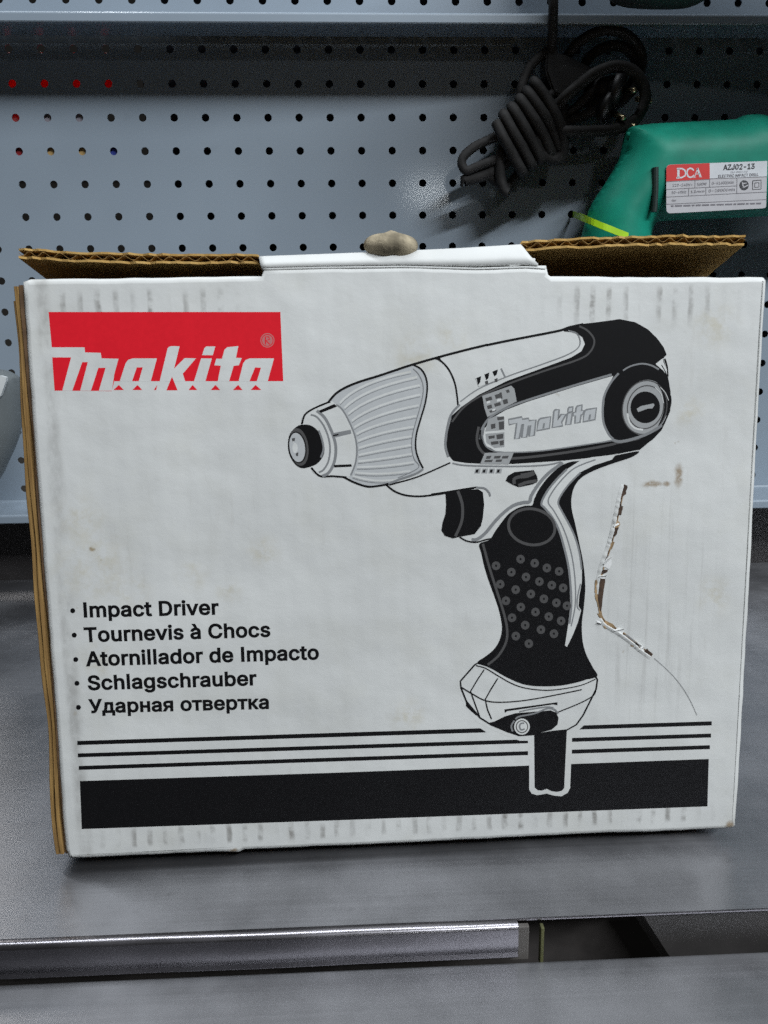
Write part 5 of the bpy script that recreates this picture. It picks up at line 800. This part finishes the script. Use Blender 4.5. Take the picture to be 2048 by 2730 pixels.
goods('blue carton behind a panel hole right of the tan one', -.0900, -.0640, .3700, .3985, (.015, .03, .20))
bm = bmesh.new(); box(bm, -.28, .66, PY + .0045, .500, .3660, .3690)
o = obj('back_ledge', bm, DSTEEL); o['label'] = 'dark ledge carrying the cartons behind the panel holes'; o['category'] = 'ledge'

# ---------------------------------------------------------------- steel shelf under the carton
ZS, YF = -.0080, -.0430
t = thing('steel_shelf', 'brushed steel shelf the carton stands on, its rolled front edge ending right of centre', 'shelf', (.2, YF, ZS))
bm = bmesh.new()
r = .0030; xe = .1905 - .2
arc = lambda y, z, r, a0, a1, n=7: [(y + r * math.cos(math.radians(a0 + (a1 - a0) * i / n)), z + r * math.sin(math.radians(a0 + (a1 - a0) * i / n))) for i in range(n + 1)]
box(bm, -.52, .52, .0048, PY - YF + .001, -.0014, 0)
obj('shelf_top', bm, STEEL, t)
bm = bmesh.new()
rr = .0028
front = [(.0048, -.00005), (.0040, 0)] + arc(.0034, -rr, rr, 90, 180) + [(0, -.0118), (.0006, -.0122), (.0006, -.0126)] + arc(.0010, -.0136, .0012, 180, 320, 6) + [(.0034, -.0128), (.010, -.0128)]
profile_x(bm, front, -.52, xe, 40)
for v in bm.verts: v.co.z += .00012 * math.sin(v.co.x * 70) ; v.co.y += .00018 * math.sin(v.co.x * 23 + 1)
obj('rolled_edge', bm, LSTEEL, t, True)
bm = bmesh.new(); box(bm, xe + .0003, .52, .0042, .0047, -.0010, -.0001, .0002)
obj('cut_edge', bm, LSTEEL, t)
bm = bmesh.new(); box(bm, xe - .003, xe + .0046, .0016, .0040, -.0170, -.0016, .0004)
obj('edge_stop', bm, mottled('dull_edge_steel', (.075, .068, .062), .25, 70, .6), t)
bm = bmesh.new(); box(bm, xe + .0092, xe + .0106, .0010, .0040, -.0194, -.0020, .0003)
obj('tape_strip', bm, mottled('aged_tape', (.075, .075, .028), .3, 90, .7), t)
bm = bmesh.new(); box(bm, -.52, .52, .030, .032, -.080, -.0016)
obj('hollow_shade_sheet', bm, DSTEEL, t)  # dark sheet put in for the shade of the hollow
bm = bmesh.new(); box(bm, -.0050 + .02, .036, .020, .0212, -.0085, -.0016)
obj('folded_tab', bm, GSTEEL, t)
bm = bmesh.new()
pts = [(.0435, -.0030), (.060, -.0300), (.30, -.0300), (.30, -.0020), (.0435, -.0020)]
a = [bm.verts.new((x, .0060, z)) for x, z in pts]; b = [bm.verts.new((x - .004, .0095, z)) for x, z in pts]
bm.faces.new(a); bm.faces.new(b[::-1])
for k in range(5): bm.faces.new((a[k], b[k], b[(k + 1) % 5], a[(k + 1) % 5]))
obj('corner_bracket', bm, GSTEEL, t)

bm = bmesh.new()
pr = [(.0018, -.020), (.0018, -.0014)] + arc(.0004, -.0014, .0014, 0, 90, 4) + [(-.24, 0), (-.24, -.02)]
profile_x(bm, pr, -.55, .55, 1)
o = obj('steel_counter', bm, STEEL); o.location = (.2, YF - .0016, -.0262 + .0018)
o['label'] = 'flat steel counter in front of and just below the shelf edge'; o['category'] = 'counter'

# ---------------------------------------------------------------- the carton
eu = Vector((.99987421, .01586061, 0)); ed = Vector((-.01583248, .99810133, -.05952363)); eh = Vector((-.000944, .05951614, .99822690))
BX = thing('cardboard_box', 'worn white cardboard carton printed with a red logo and a black power tool drawing', 'carton')
mw = Matrix((eu, ed, eh)).transposed().to_4x4(); BX.matrix_world = mw
BX.rotation_euler = Matrix((eu, ed, eh)).transposed().to_euler(); BX.location = (0, 0, 0)
D = .087
def edge_pts(a, b, n, jit):
    out = []
    for i in range(n):
        t_ = i / n; out.append((a[0] + (b[0] - a[0]) * t_ + (random.uniform(-jit, jit) if i else 0), a[1] + (b[1] - a[1]) * t_ + (random.uniform(-jit, jit) if i else 0)))
    return out
key = [(.0016, .0001), (.060, .0000), (.0745, -.0008), (.0765, .0004), (.15, .0), (.235, .0003), (.262, -.0004), (.2985, -.0002), (.3003, .0012), (.3006, .02), (.3003, .12), (.2998, .20), (.2999, .2435), (.2986, .2449), (.25, .2452), (.2105, .2459), (.2096, .2466),
       (.2088, .2490), (.200, .2497), (.180, .2492), (.150, .2502), (.115, .2500), (.0945, .2496), (.0936, .2468), (.05, .2464), (.0035, .2462), (.0008, .2452), (.0002, .22), (-.0003, .12), (-.0006, .05), (-.0012, .02), (-.0010, .004), (.0002, .0006)]
key = [(x + (.0010 if x > .29 else (-.0004 if x < .004 else 0)), z - (.0010 if z < .004 else 0)) for x, z in key]
outl = []
for i in range(len(key)):
    a, b = key[i], key[(i + 1) % len(key)]
    L = math.hypot(b[0] - a[0], b[1] - a[1]); outl += edge_pts(a, b, max(1, int(L / .006)), .00016)
def panel_solid(outl, thick, b, mats, name, parent, mi_edge=0):
    n = len(outl); bm = bmesh.new(); rings = []
    area_ = sum(outl[i][0] * outl[(i + 1) % n][1] - outl[(i + 1) % n][0] * outl[i][1] for i in range(n)); sg = 1 if area_ > 0 else -1
    nr = []
    for i in range(n):
        p, q = outl[i - 1], outl[(i + 1) % n]; d = Vector((q[0] - p[0], q[1] - p[1])).normalized(); nr.append(Vector((-d.y, d.x)) * sg)
    for (ins, dep) in ((b, 0), (b * .5, b * .12), (b * .15, b * .45), (0, b), (0, thick)):
        rings.append([bm.verts.new((outl[i][0] + nr[i].x * ins, dep, outl[i][1] + nr[i].y * ins)) for i in range(n)])
    bm.faces.new(rings[0])
    for a, c in zip(rings, rings[1:]):
        for i in range(n):
            f = bm.faces.new((a[i], a[(i + 1) % n], c[(i + 1) % n], c[i])); f.smooth = True
    bm.faces.new(rings[-1][::-1])
    return obj(name, bm, mats, parent)
FP = panel_solid(outl, .0036, .0024, MAT['w'], 'front_panel', BX)

# printed artwork: thin ink layers a few hundredths of a millimetre proud of the front panel
def build_art():
    cols = 'wkdgferntbh'
    part = None; bms = {}; seen = {}
    for ln in ART.strip().split('\n'):
        if ln[0] == '@':
            part = ln[1:]
            if part not in bms: bms[part] = bmesh.new()
            continue
        kind, col, fl = ln[0], ln[1], int(ln[2]); wd, data = ln[3:].split(); wd = float(wd) * 1e-3
        P = [Vector((float(q.split(',')[0]) * 1e-5, float(q.split(',')[1]) * 1e-5, 0)) for q in data.split(';')]
        bm = bms[part]; mi = cols.index(col); cl = bool(fl & 2)
        if fl & 1: P = catmull(P, 4 if kind == 'p' else 5, True if kind == 'p' else cl)
        if kind == 'p' and part == 'tear_mark':          # frayed outlines
            Q = []
            for a_, b_ in zip(P, P[1:] + P[:1]):
                for s_ in range(3):
                    q = a_.lerp(b_, s_ / 3); Q.append(q + Vector((random.uniform(-1, 1), random.uniform(-1, 1), 0)) * .00025)
            P = Q
        polys = [P] if kind == 'p' else ribbon(P, wd, cl)
        bb = (min(p.x for p in P) - wd, max(p.x for p in P) + wd, min(p.y for p in P) - wd, max(p.y for p in P) + wd)
        lev = 1 + max([l for (b, l) in seen.get('all', []) if b[0] < bb[1] and bb[0] < b[1] and b[2] < bb[3] and bb[2] < b[3]] or [0])
        seen.setdefault('all', []).append((bb, lev))
        y = -1.2e-5 - 3.0e-6 * lev
        for q in polys:
            bm.faces.new([bm.verts.new((p.x, y, p.y)) for p in q]).material_index = mi
    mats = [MAT[c] for c in cols]
    for k, bm in bms.items():
        if k == 'printed_text':
            for s, x0, z0, x1, z1, cap in TXT:
                vs, fs = text_mesh(s, (x0 * 1e-3, z0 * 1e-3), (x1 * 1e-3, z1 * 1e-3), cap * 1e-3, .026)
                bv = [bm.verts.new((v.x, -2e-5, v.y)) for v in vs]
                for f in fs:
                    try: bm.faces.new([bv[i] for i in f]).material_index = cols.index('k')
                    except ValueError: pass
        obj(k, bm, mats, FP)
build_art()
# lifted slivers of white liner along the tear
for (x, z, dx, dz, wd) in TORN:
    bm = bmesh.new(); e = Vector((dx, dz)); nn = Vector((-e.y, e.x)).normalized() * wd * .5
    p = [(x - nn.x, -.00006, z - nn.y), (x + nn.x * .6, -.0011, z + nn.y * .6), (x + e.x + nn.x * .3, -.0009, z + e.y + nn.y * .3), (x + e.x - nn.x, -.0002, z + e.y - nn.y)]
    a = [bm.verts.new(q) for q in p]; b = [bm.verts.new((q[0], q[1] + .0002, q[2])) for q in p]
    bm.faces.new(a); bm.faces.new(b[::-1])
    for k in range(4): bm.faces.new((a[k], a[(k + 1) % 4], b[(k + 1) % 4], b[k]))
    obj('torn_liner', bm, MAT['h'], FP)
# the lip of the rip itself: a ragged ridge of board pushed up along the cut
for pts in RIP:
    bm = bmesh.new(); P = catmull([Vector((a, b, 0)) for a, b in pts], 7); n = len(P); A = []
    for i, p in enumerate(P):
        d = (P[min(i + 1, n - 1)] - P[max(i - 1, 0)]).normalized(); q = Vector((-d.y, d.x, 0)); t_ = math.sin(PI * i / (n - 1)) ** .5
        r_ = random.uniform(.5, 1.3) * t_
        A.append([bm.verts.new(v) for v in ((p.x - q.x * .0015, -.00004, p.y - q.y * .0015), (p.x - q.x * .0003, -.00004 - .0007 * r_, p.y - q.y * .0003), (p.x + q.x * .0002 * r_, -.00004 - .0006 * r_, p.y + q.y * .0002 * r_), (p.x - q.x * .0002, -.00003, p.y - q.y * .0002))])
    for a, b in zip(A, A[1:]):
        for k in range(3): bm.faces.new((a[k], a[k + 1], b[k + 1], b[k]))
    obj('torn_lip', bm, MAT['w'], FP, True)

# side walls: the left one shows two cut board edges beside the white front
def slab(name, off, th, y0, mat, ztop, zbot):
    bm = bmesh.new(); n = 44; A = []
    for i in range(n + 1):
        h = zbot + (ztop - zbot) * i / n
        d = off(h); q = th * (1 + .12 * math.sin(h * 160 + off(.1) * 9000)); yy = y0 + .0008 * math.sin(h * 75 + off(.2) * 5000)
        A.append([bm.verts.new(p) for p in ((d, yy + .0005, h), (d - q * .18, yy, h), (d - q * .82, yy, h), (d - q, yy + .0005, h), (d - q, D - .001, h), (d, D - .001, h))])
    for a, b in zip(A, A[1:]):
        for k in range(6): bm.faces.new((a[k], a[(k + 1) % 6], b[(k + 1) % 6], b[k]))
    bm.faces.new(A[0]); bm.faces.new(A[-1][::-1])
    return obj(name, bm, mat, BX, False)
bump = lambda h, c, s: math.exp(-((h - c) / s) ** 2)
base_off = lambda h: -.0002 - .0010 * bump(h, .02, .02)
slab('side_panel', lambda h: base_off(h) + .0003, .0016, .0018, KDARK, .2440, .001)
slab('side_panel', lambda h: base_off(h) - .0015 - .0004 * bump(h, .13, .06), .0016, .0014, KEDGE, .2435, .0015)
slab('side_panel', lambda h: base_off(h) - .0033 - .0008 * bump(h, .13, .05) - .0006 * bump(h, .025, .02) + .0010 * bump(h, .235, .05), .0017, .0022, KEDGE, .2380, .0012)
bm = bmesh.new(); box(bm, .2964, .2994, .0032, D - .001, .001, .2440, .0006); obj('side_panel', bm, MAT['w'], BX)
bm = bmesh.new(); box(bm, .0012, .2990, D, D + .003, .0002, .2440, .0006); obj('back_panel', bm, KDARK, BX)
bm = bmesh.new()
n = 16; cols_ = []
for i in range(n + 1):
    y = .0032 + (D - .0034) * i / n; s = -.0036 * (i / n) ** 2 * (1.25 - i / n) * 4 * .55
    cols_.append([bm.verts.new(p) for p in ((.002, y, .0008 + s), (.296, y, .0008 + s), (.296, y, .0036 + s), (.002, y, .0036 + s))])
for a, b in zip(cols_, cols_[1:]):
    for k in range(4): bm.faces.new((a[k], a[(k + 1) % 4], b[(k + 1) % 4], b[k]))
bm.faces.new(cols_[0]); bm.faces.new(cols_[-1][::-1])
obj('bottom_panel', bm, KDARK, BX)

# lid: open corrugated board hinged on the back wall, brown side towards the viewer
def interp(x, tab):
    for (a, va), (b, vb) in zip(tab, tab[1:]):
        if x <= b: return va + (vb - va) * max(0, (x - a)) / (b - a)
    return tab[-1][1]
front_z = [(-.0028, .2590), (.02, .2574), (.05, .2566), (.0915, .2562), (.0950, .2530), (.15, .2538), (.196, .2555), (.200, .2608), (.23, .2622), (.262, .2629), (.2950, .2626)]
def lid_pt(u, v, dz):
    """u across, v 0 at the front edge .. 1 at the hinge, dz through the thickness"""
    x0, x1 = -.0028, .2945
    hx = .0010 + (u - x0) / (x1 - x0) * .2960; x = u + (hx - u) * v
    y = .0078 + (D + .002 - .0078) * v; z = interp(u, front_z) * (1 - v) + .2442 * v
    return (x, y - dz * .17, z + dz)
def sheet(bm, zf, th, n, ujit=0):
    rows = []
    for i in range(n + 1):
        u = -.0028 + (.2945 + .0028) * i / n; d = zf(i, u); fj = random.uniform(-1, 1) * ujit
        col = []
        for v in (0 + fj, .1, .35, .7, 1):
            col.append((bm.verts.new(lid_pt(u, v, d)), bm.verts.new(lid_pt(u, v, d - th))))
        rows.append(col)
    for a, b in zip(rows, rows[1:]):
        for k in range(4):
            bm.faces.new((a[k][0], b[k][0], b[k + 1][0], a[k + 1][0])); bm.faces.new((a[k][1], a[k + 1][1], b[k + 1][1], b[k][1]))
        bm.faces.new((a[0][0], a[0][1], b[0][1], b[0][0])); bm.faces.new((a[4][0], b[4][0], b[4][1], a[4][1]))
    for e in (rows[0], rows[-1]):
        for k in range(4): bm.faces.new((e[k][0], e[k + 1][0], e[k + 1][1], e[k][1]))
bm = bmesh.new(); sheet(bm, lambda i, u: .0004 * noise.noise(Vector((u * 70, 1, 0))), .0008, 110, .010); sheet(bm, lambda i, u: -.0030 + .0005 * noise.noise(Vector((u * 55, 5, 0))), .0009, 110, .012)
LID = obj('lid', bm, KRAFT, BX)
bm = bmesh.new(); sheet(bm, lambda i, u: -.0017 + (.00085 + .00035 * noise.noise(Vector((u * 45, 3, 0)))) * math.sin(2 * PI * (u + .0016 * noise.noise(Vector((u * 60, 0, 0)))) / .0062) + .0002 * noise.noise(Vector((u * 200, 9, 0))), .0003, 380, .003)
obj('flute', bm, KEDGE, LID)  # darker kraft here paints the shade of the flute openings

# closing tongue folded up from the front panel over the lid
bm = bmesh.new(); nu = 48; cols_ = []
def tongue_top(u): return interp(u, [(.0925, .2545), (.12, .2553), (.15, .2563), (.175, .2573), (.1989, .2586)])
for i in range(nu + 1):
    u0 = .0942 + (.2080 - .0942) * i / nu
    u1 = .0925 + (.1989 - .0925) * i / nu
    cz = interp(u0, [(.0945, .2496), (.115, .2500), (.15, .2502), (.18, .2492), (.2, .2497), (.2080, .2492)])
    tz = tongue_top(u1); col = []
    for (t_, y) in ((0, .0004), (.03, .0030), (.09, .0032), (.16, .0004), (.5, .0020), (.92, .0042), (1.0, .0053), (1.0, .0078)):
        x = u0 + (u1 - u0) * t_ ** .6
        zz = cz - .0004 + (tz - cz + .0004) * t_ + (0 if y < .0070 else .0004)
        col.append(bm.verts.new((x, y, zz)))
    cols_.append(col)
for a, b in zip(cols_, cols_[1:]):
    for k in range(7): bm.faces.new((a[k], a[k + 1], b[k + 1], b[k]))
TG = obj('closing_tongue', bm, MAT['w'], BX, True)
md = TG.modifiers.new('thick', 'SOLIDIFY'); md.thickness = .0009; md.offset = 0
# stepped remains of the tongue at its right end
bm = bmesh.new()
box(bm, .1985, .2043, .0020, .0042, .2480, .2531, .0004); box(bm, .2040, .2086, .0008, .0030, .2470, .2500, .0004)
obj('tongue_step', bm, MAT['w'], TG)
# curled thumb tab
bm = bmesh.new(); rows = []
ns, na = 16, 28
for j in range(ns + 1):
    row = []
    zz = -1 + 2 * j / ns
    for i in range(na + 1):
        xx = -1 + 2 * i / na
        hx = .0103 * (1 - abs(zz) ** 2.3) ** .5 if abs(zz) < 1 else .0005
        r2 = min(1, (xx * max(hx, .0005) / .0103) ** 2 + zz * zz)
        row.append(bm.verts.new((.1456 + xx * max(hx, .0005), .0046 - .0050 * (1 - r2) ** .7 + .0003 * math.sin(xx * 7), .2592 + .0044 * zz - .0006 * xx * xx + .0003 * math.sin(xx * 5 + 1))))
    rows.append(row)
for a, b in zip(rows, rows[1:]):
    for k in range(na): bm.faces.new((a[k], a[k + 1], b[k + 1], b[k]))
o = obj('thumb_tab', bm, TANTAB, TG, True); md = o.modifiers.new('thick', 'SOLIDIFY'); md.thickness = .0016; md.offset = 0

# ---------------------------------------------------------------- green drill hanging right
DR = thing('electric_drill', 'green electric drill with a silver rating label hanging behind the carton', 'power tool', (.385, .385, .30))
DL = Vector(DR.location)
def shift(o, d=None):
    o.location = -(d or DL); return o
BODY = [(q[0], q[1]) for q in DRILL]
sm = [(p.x, p.y) for p in catmull([Vector((a, b, 0)) for a, b in BODY], 3, True)]
shift(inflate('body', sm, .385, .030, .031, GREEN, DR, .0045))
bm = bmesh.new(); tube(bm, catmull([Vector((x, .3790, z)) for x, z in DRIB], 4), .0024, 8)
shift(obj('top_rib', bm, GREEN, DR, True))
bm = bmesh.new()
yl = .3532
def capsule(bm, pts, wd, y):
    P = [Vector((a, b, 0)) for a, b in pts]
    for q in ribbon(P, wd): bm.faces.new([bm.verts.new((p.x, y, p.y)) for p in q])
    for e in (P[0], P[-1]): bm.faces.new([bm.verts.new((e.x + wd / 2 * math.cos(k * PI / 8), y - 2e-6, e.y + wd / 2 * math.sin(k * PI / 8))) for k in range(16)])
tube(bm, [Vector((a, .3542, b)) for a, b in DSLOT], .0025, 10)
shift(obj('painted_slot', bm, DGREEN, DR))  # dark raised strip, its colour stands in for shade inside a slot
# rating label
bm = bmesh.new(); LMATS = [LABELW, LABELH, LABELR, LABELK, LABELG]
def flat(pts, mi, k): bm.faces.new([bm.verts.new((x, yl - .0004 - k * 4e-5, z)) for x, z in pts]).material_index = mi
for mi, k, kind, wd, pts in LABEL:
    if kind == 'p': flat(pts, mi, k)
    else:
        for q in ribbon([Vector((a, b, 0)) for a, b in pts], wd): flat([(p.x, p.y) for p in q], mi, k)
for s, p0, p1, cap, mi, wt in LTXT:
    vs, fs = text_mesh(s, p0, p1, cap, wt)
    bv = [bm.verts.new((v.x, yl - .0004 - 3e-4, v.y)) for v in vs]
    for f in fs:
        try: bm.faces.new([bv[i] for i in f]).material_index = mi
        except ValueError: pass
shift(obj('rating_label', bm, LMATS, DR))
bm = bmesh.new()
path = [Vector((.52, .385, .352)), Vector((.555, .385, .354)), Vector((.558, .385, .354)), Vector((.60, .385, .356)), Vector((.615, .385, .357))]
tube(bm, path, lambda t: (.028, .026, .020, .020, .012)[min(4, int(t * 4.01))], 20)
shift(obj('chuck', bm, PLUGM, DR, True))

# black tool added above, stretched to shade the wall; its underside dips into frame
UP = thing('shading_tool', 'black tool added to shade the wall, its underside dipping into the upper right edge', 'power tool', (.45, .30, .50))
UL = Vector(UP.location)
sm = [(p.x, p.y) for p in catmull([Vector((a, b, 0)) for a, b in UPPER], 3, True)]
shift(inflate('body', sm, .30, .034, .045, PLUGM, UP, .008), UL)

bm = bmesh.new()
P = [Vector(p) for p in TIE]
pp = catmull(P, 5)
rows = [[bm.verts.new(p + Vector((0, -.0007 * a, .0026 * b))) for a, b in ((1, -1), (1, 1), (-1, 1), (-1, -1))] for p in pp]
for a, b in zip(rows, rows[1:]):
    for k in range(4): bm.faces.new((a[k], a[(k + 1) % 4], b[(k + 1) % 4], b[k]))
bm.faces.new(rows[0]); bm.faces.new(rows[-1][::-1])
o = obj('cable_tie', bm, LIME); o['label'] = 'lime green cable tie strap between the panel hole and the green drill'; o['category'] = 'cable tie'

# ---------------------------------------------------------------- black cord bundle
CB = thing('power_cord', 'black power cord coiled and wrapped in a bundle with its plug pins showing', 'cord', (.30, .385, .40))
CL = Vector(CB.location)
bm = bmesh.new()
for r_, pts in CORD:
    tube(bm, catmull([Vector(p) for p in pts], 6), r_, 12)
shift(obj('cable', bm, RUBBER, CB, True), CL)
for body, pins in PLUGS:
    b0, b1 = Vector(body[0]), Vector(body[1]); bm = bmesh.new()
    d = b1 - b0
    tube(bm, [b0 - d * .55, b0 - d * .2, b0, b0 + d * .3, b0 + d * .62, b0 + d * .66, b1], lambda t: (.0045, .0052, .0085, .0098, .0112, .0140, .0135)[min(6, int(t * 6.01))], 18)
    pg = shift(obj('plug', bm, PLUGM, CB, True), CL)
    for p0, p1 in pins:
        bm = bmesh.new(); v0, v1 = Vector(p0), Vector(p1); e = v1 - v0
        tube(bm, [v0, v0 + e * .9, v0 + e * .97, v1], lambda t: .0022 if t < .7 else (.0018 if t < .95 else .0008), 12)
        obj('pin', bm, BRASS, pg, True)
bm = bmesh.new()
for pts in SLEEVE:
    a = [bm.verts.new((x, .3965, z)) for x, z in pts]; b = [bm.verts.new((x, .4180, z)) for x, z in pts]
    bm.faces.new(a); bm.faces.new(b[::-1]); n = len(pts)
    for k in range(n): bm.faces.new((a[k], b[k], b[(k + 1) % n], a[(k + 1) % n]))
bmesh.ops.bevel(bm, geom=bm.edges[:], offset=.0016, segments=3, affect='EDGES')
shift(obj('cord_sleeve', bm, PLUGM, CB), CL)

# ---------------------------------------------------------------- grey tool half hidden left of the carton
HT = thing('hanging_tool', 'smooth grey rounded tool cut off by the left edge beside the carton', 'tool', (-.18, .36, .11))
HL = Vector(HT.location)
sm = [(p.x, p.y) for p in catmull([Vector((a, b, 0)) for a, b in GREYT], 4, True)]
shift(inflate('housing', sm, .36, .020, .024, GREYP, HT, .004), HL)
bm = bmesh.new()
pl = [Vector((a, .3375, b)) for a, b in GREYS]; a = [bm.verts.new(p) for p in pl]; b = [bm.verts.new(p + Vector((0, .004, 0))) for p in pl]
bm.faces.new(a); bm.faces.new(b[::-1])
for k in range(len(a)): bm.faces.new((a[k], b[k], b[(k + 1) % len(a)], a[(k + 1) % len(a)]))
shift(obj('silver_insert', bm, PALEP, HT), HL)
